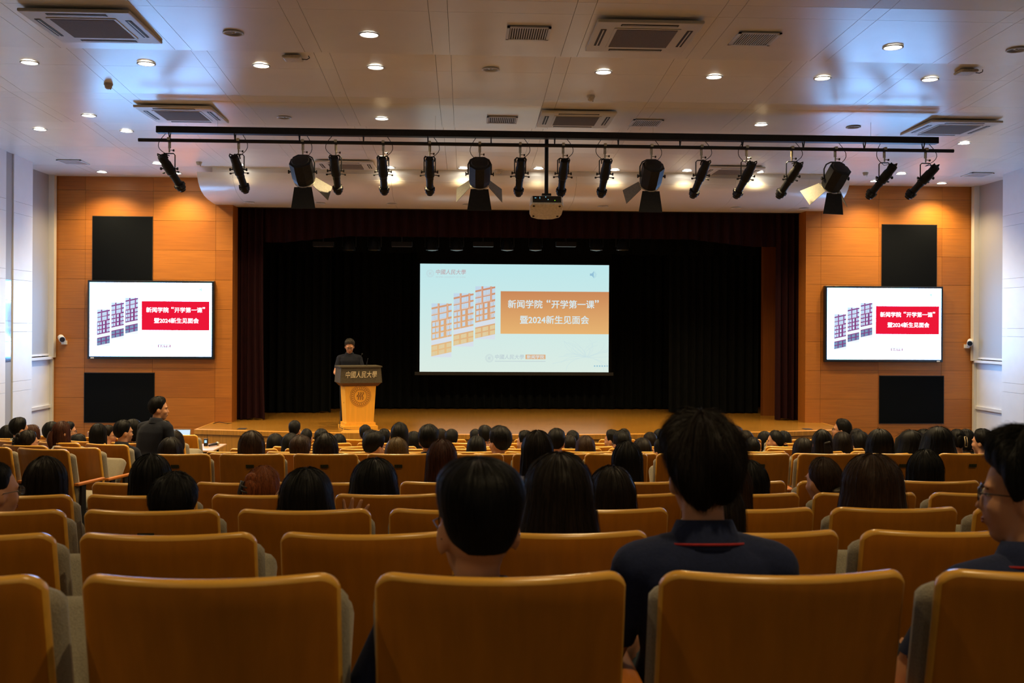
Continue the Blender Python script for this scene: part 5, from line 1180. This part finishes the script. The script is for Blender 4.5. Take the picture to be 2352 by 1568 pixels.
def chair(X, Y, z, rz, label, group, plate=False, up=True):
    global NCH
    e = tag(empty('auditorium_chair', (X, Y, z), rz), label, 'chair', group)
    link('backrest', me_back, e); link('back_cushion', me_cush, e); link('seat_cushion', me_seat_up if up else me_seat_dn, e); link('seat_bracket', me_bar, e)
    for s in (-1, 1): link('armrest', me_arm, e, (s*.282, 0, 0)); link('side_frame', me_leg, e, (s*.282, 0, 0))
    if plate: o = link('number_plate', me_plate, e, (0.0, -.055, .855)); o.rotation_euler.x = math.atan(.2)
    NCH += 1; return e
X0 = {1: -1.389, 2: -1.763, 3: -2.106, 4: -2.445, 5: -2.790, 6: -2.612, 7: -2.344, 8: -2.612, 9: -2.600, 10: -2.32, 11: -2.61, 12: -2.32}
RNG_I = {1: (0, 4), 2: (0, 5), 3: (0, 7), 4: (0, 8), 5: (1, 10), 6: (0, 12), 7: (0, 12), 8: (0, 12), 9: (0, 12), 10: (0, 12), 11: (0, 12), 12: (0, 12)}
RNAME = {1: 'row nearest the camera', 2: 'second row from the camera', 3: 'third row from the camera', 4: 'fourth row from the camera', 5: 'fifth row, behind the cross aisle', 6: 'row with number plates', 7: 'sixth row from the stage', 8: 'fifth row from the stage', 9: 'fourth row from the stage', 10: 'third row from the stage', 11: 'second row from the stage', 12: 'row nearest the stage'}
def taken(X, Y): return any(abs(p[0]-X) < .31 and -.05 < p[1]-Y < .55 for p in PEOPLE_POS)
for r, (a, c) in RNG_I.items():
    zf = CZ-RH[r]-CH
    for i in range(a, c+1):
        X = X0[r]+.265+.6*i; n_ = i-a
        lab = 'wooden-backed auditorium chair, %s from left, %s' % (ORD[n_], RNAME[r])
        chair(X, RY[r], zf, 0, lab, 'auditorium chairs in the centre block', plate=(r == 6 or (r == 3 and i == 1)), up=not taken(X, RY[r]))
AL = math.radians(16)
LB = [((158, 1031), 9.05, 2), ((230, 1027), 10.0, 3), ((295, 1020), 10.95, 3), ((345, 1017), 11.9, 4), ((424, 1010), 12.85, 4), ((454, 998), 13.8, 3)]
for j, (p, Y, n_) in enumerate(LB):
    q = at(p[0], p[1], Y); zf = q.z-CH
    cx, cy = q.x-.265*math.cos(AL), Y+.265*math.sin(AL)
    for i in range(n_):
        X, Yy = cx-.6*i*math.cos(AL), cy+.6*i*math.sin(AL)
        chair(X, Yy, zf, -AL, 'angled wooden-backed chair, %s from the aisle in the %s row of the left block' % (ORD[i], ['nearest', 'second', 'third', 'fourth', 'fifth', 'front'][j]), 'auditorium chairs in the left side block', plate=(j == 2 and i == 0), up=(j, i) not in ((0, 0),) and not taken(X, Yy))
for j, (Y, n_) in enumerate(((10.0, 1), (10.95, 2), (11.9, 2), (12.85, 3), (13.8, 3))):
    for i in range(n_):
        X, Yy = 2*XC+4.50+.6*i*math.cos(AL), Y+.08+.6*i*math.sin(AL)
        chair(X, Yy, floor_z(Y)+.04, AL, 'angled wooden-backed chair, %s from the aisle in the %s row of the right block' % (ORD[i], ['nearest', 'second', 'third', 'fourth', 'front'][j]), 'auditorium chairs in the right side block', up=not taken(X, Yy))
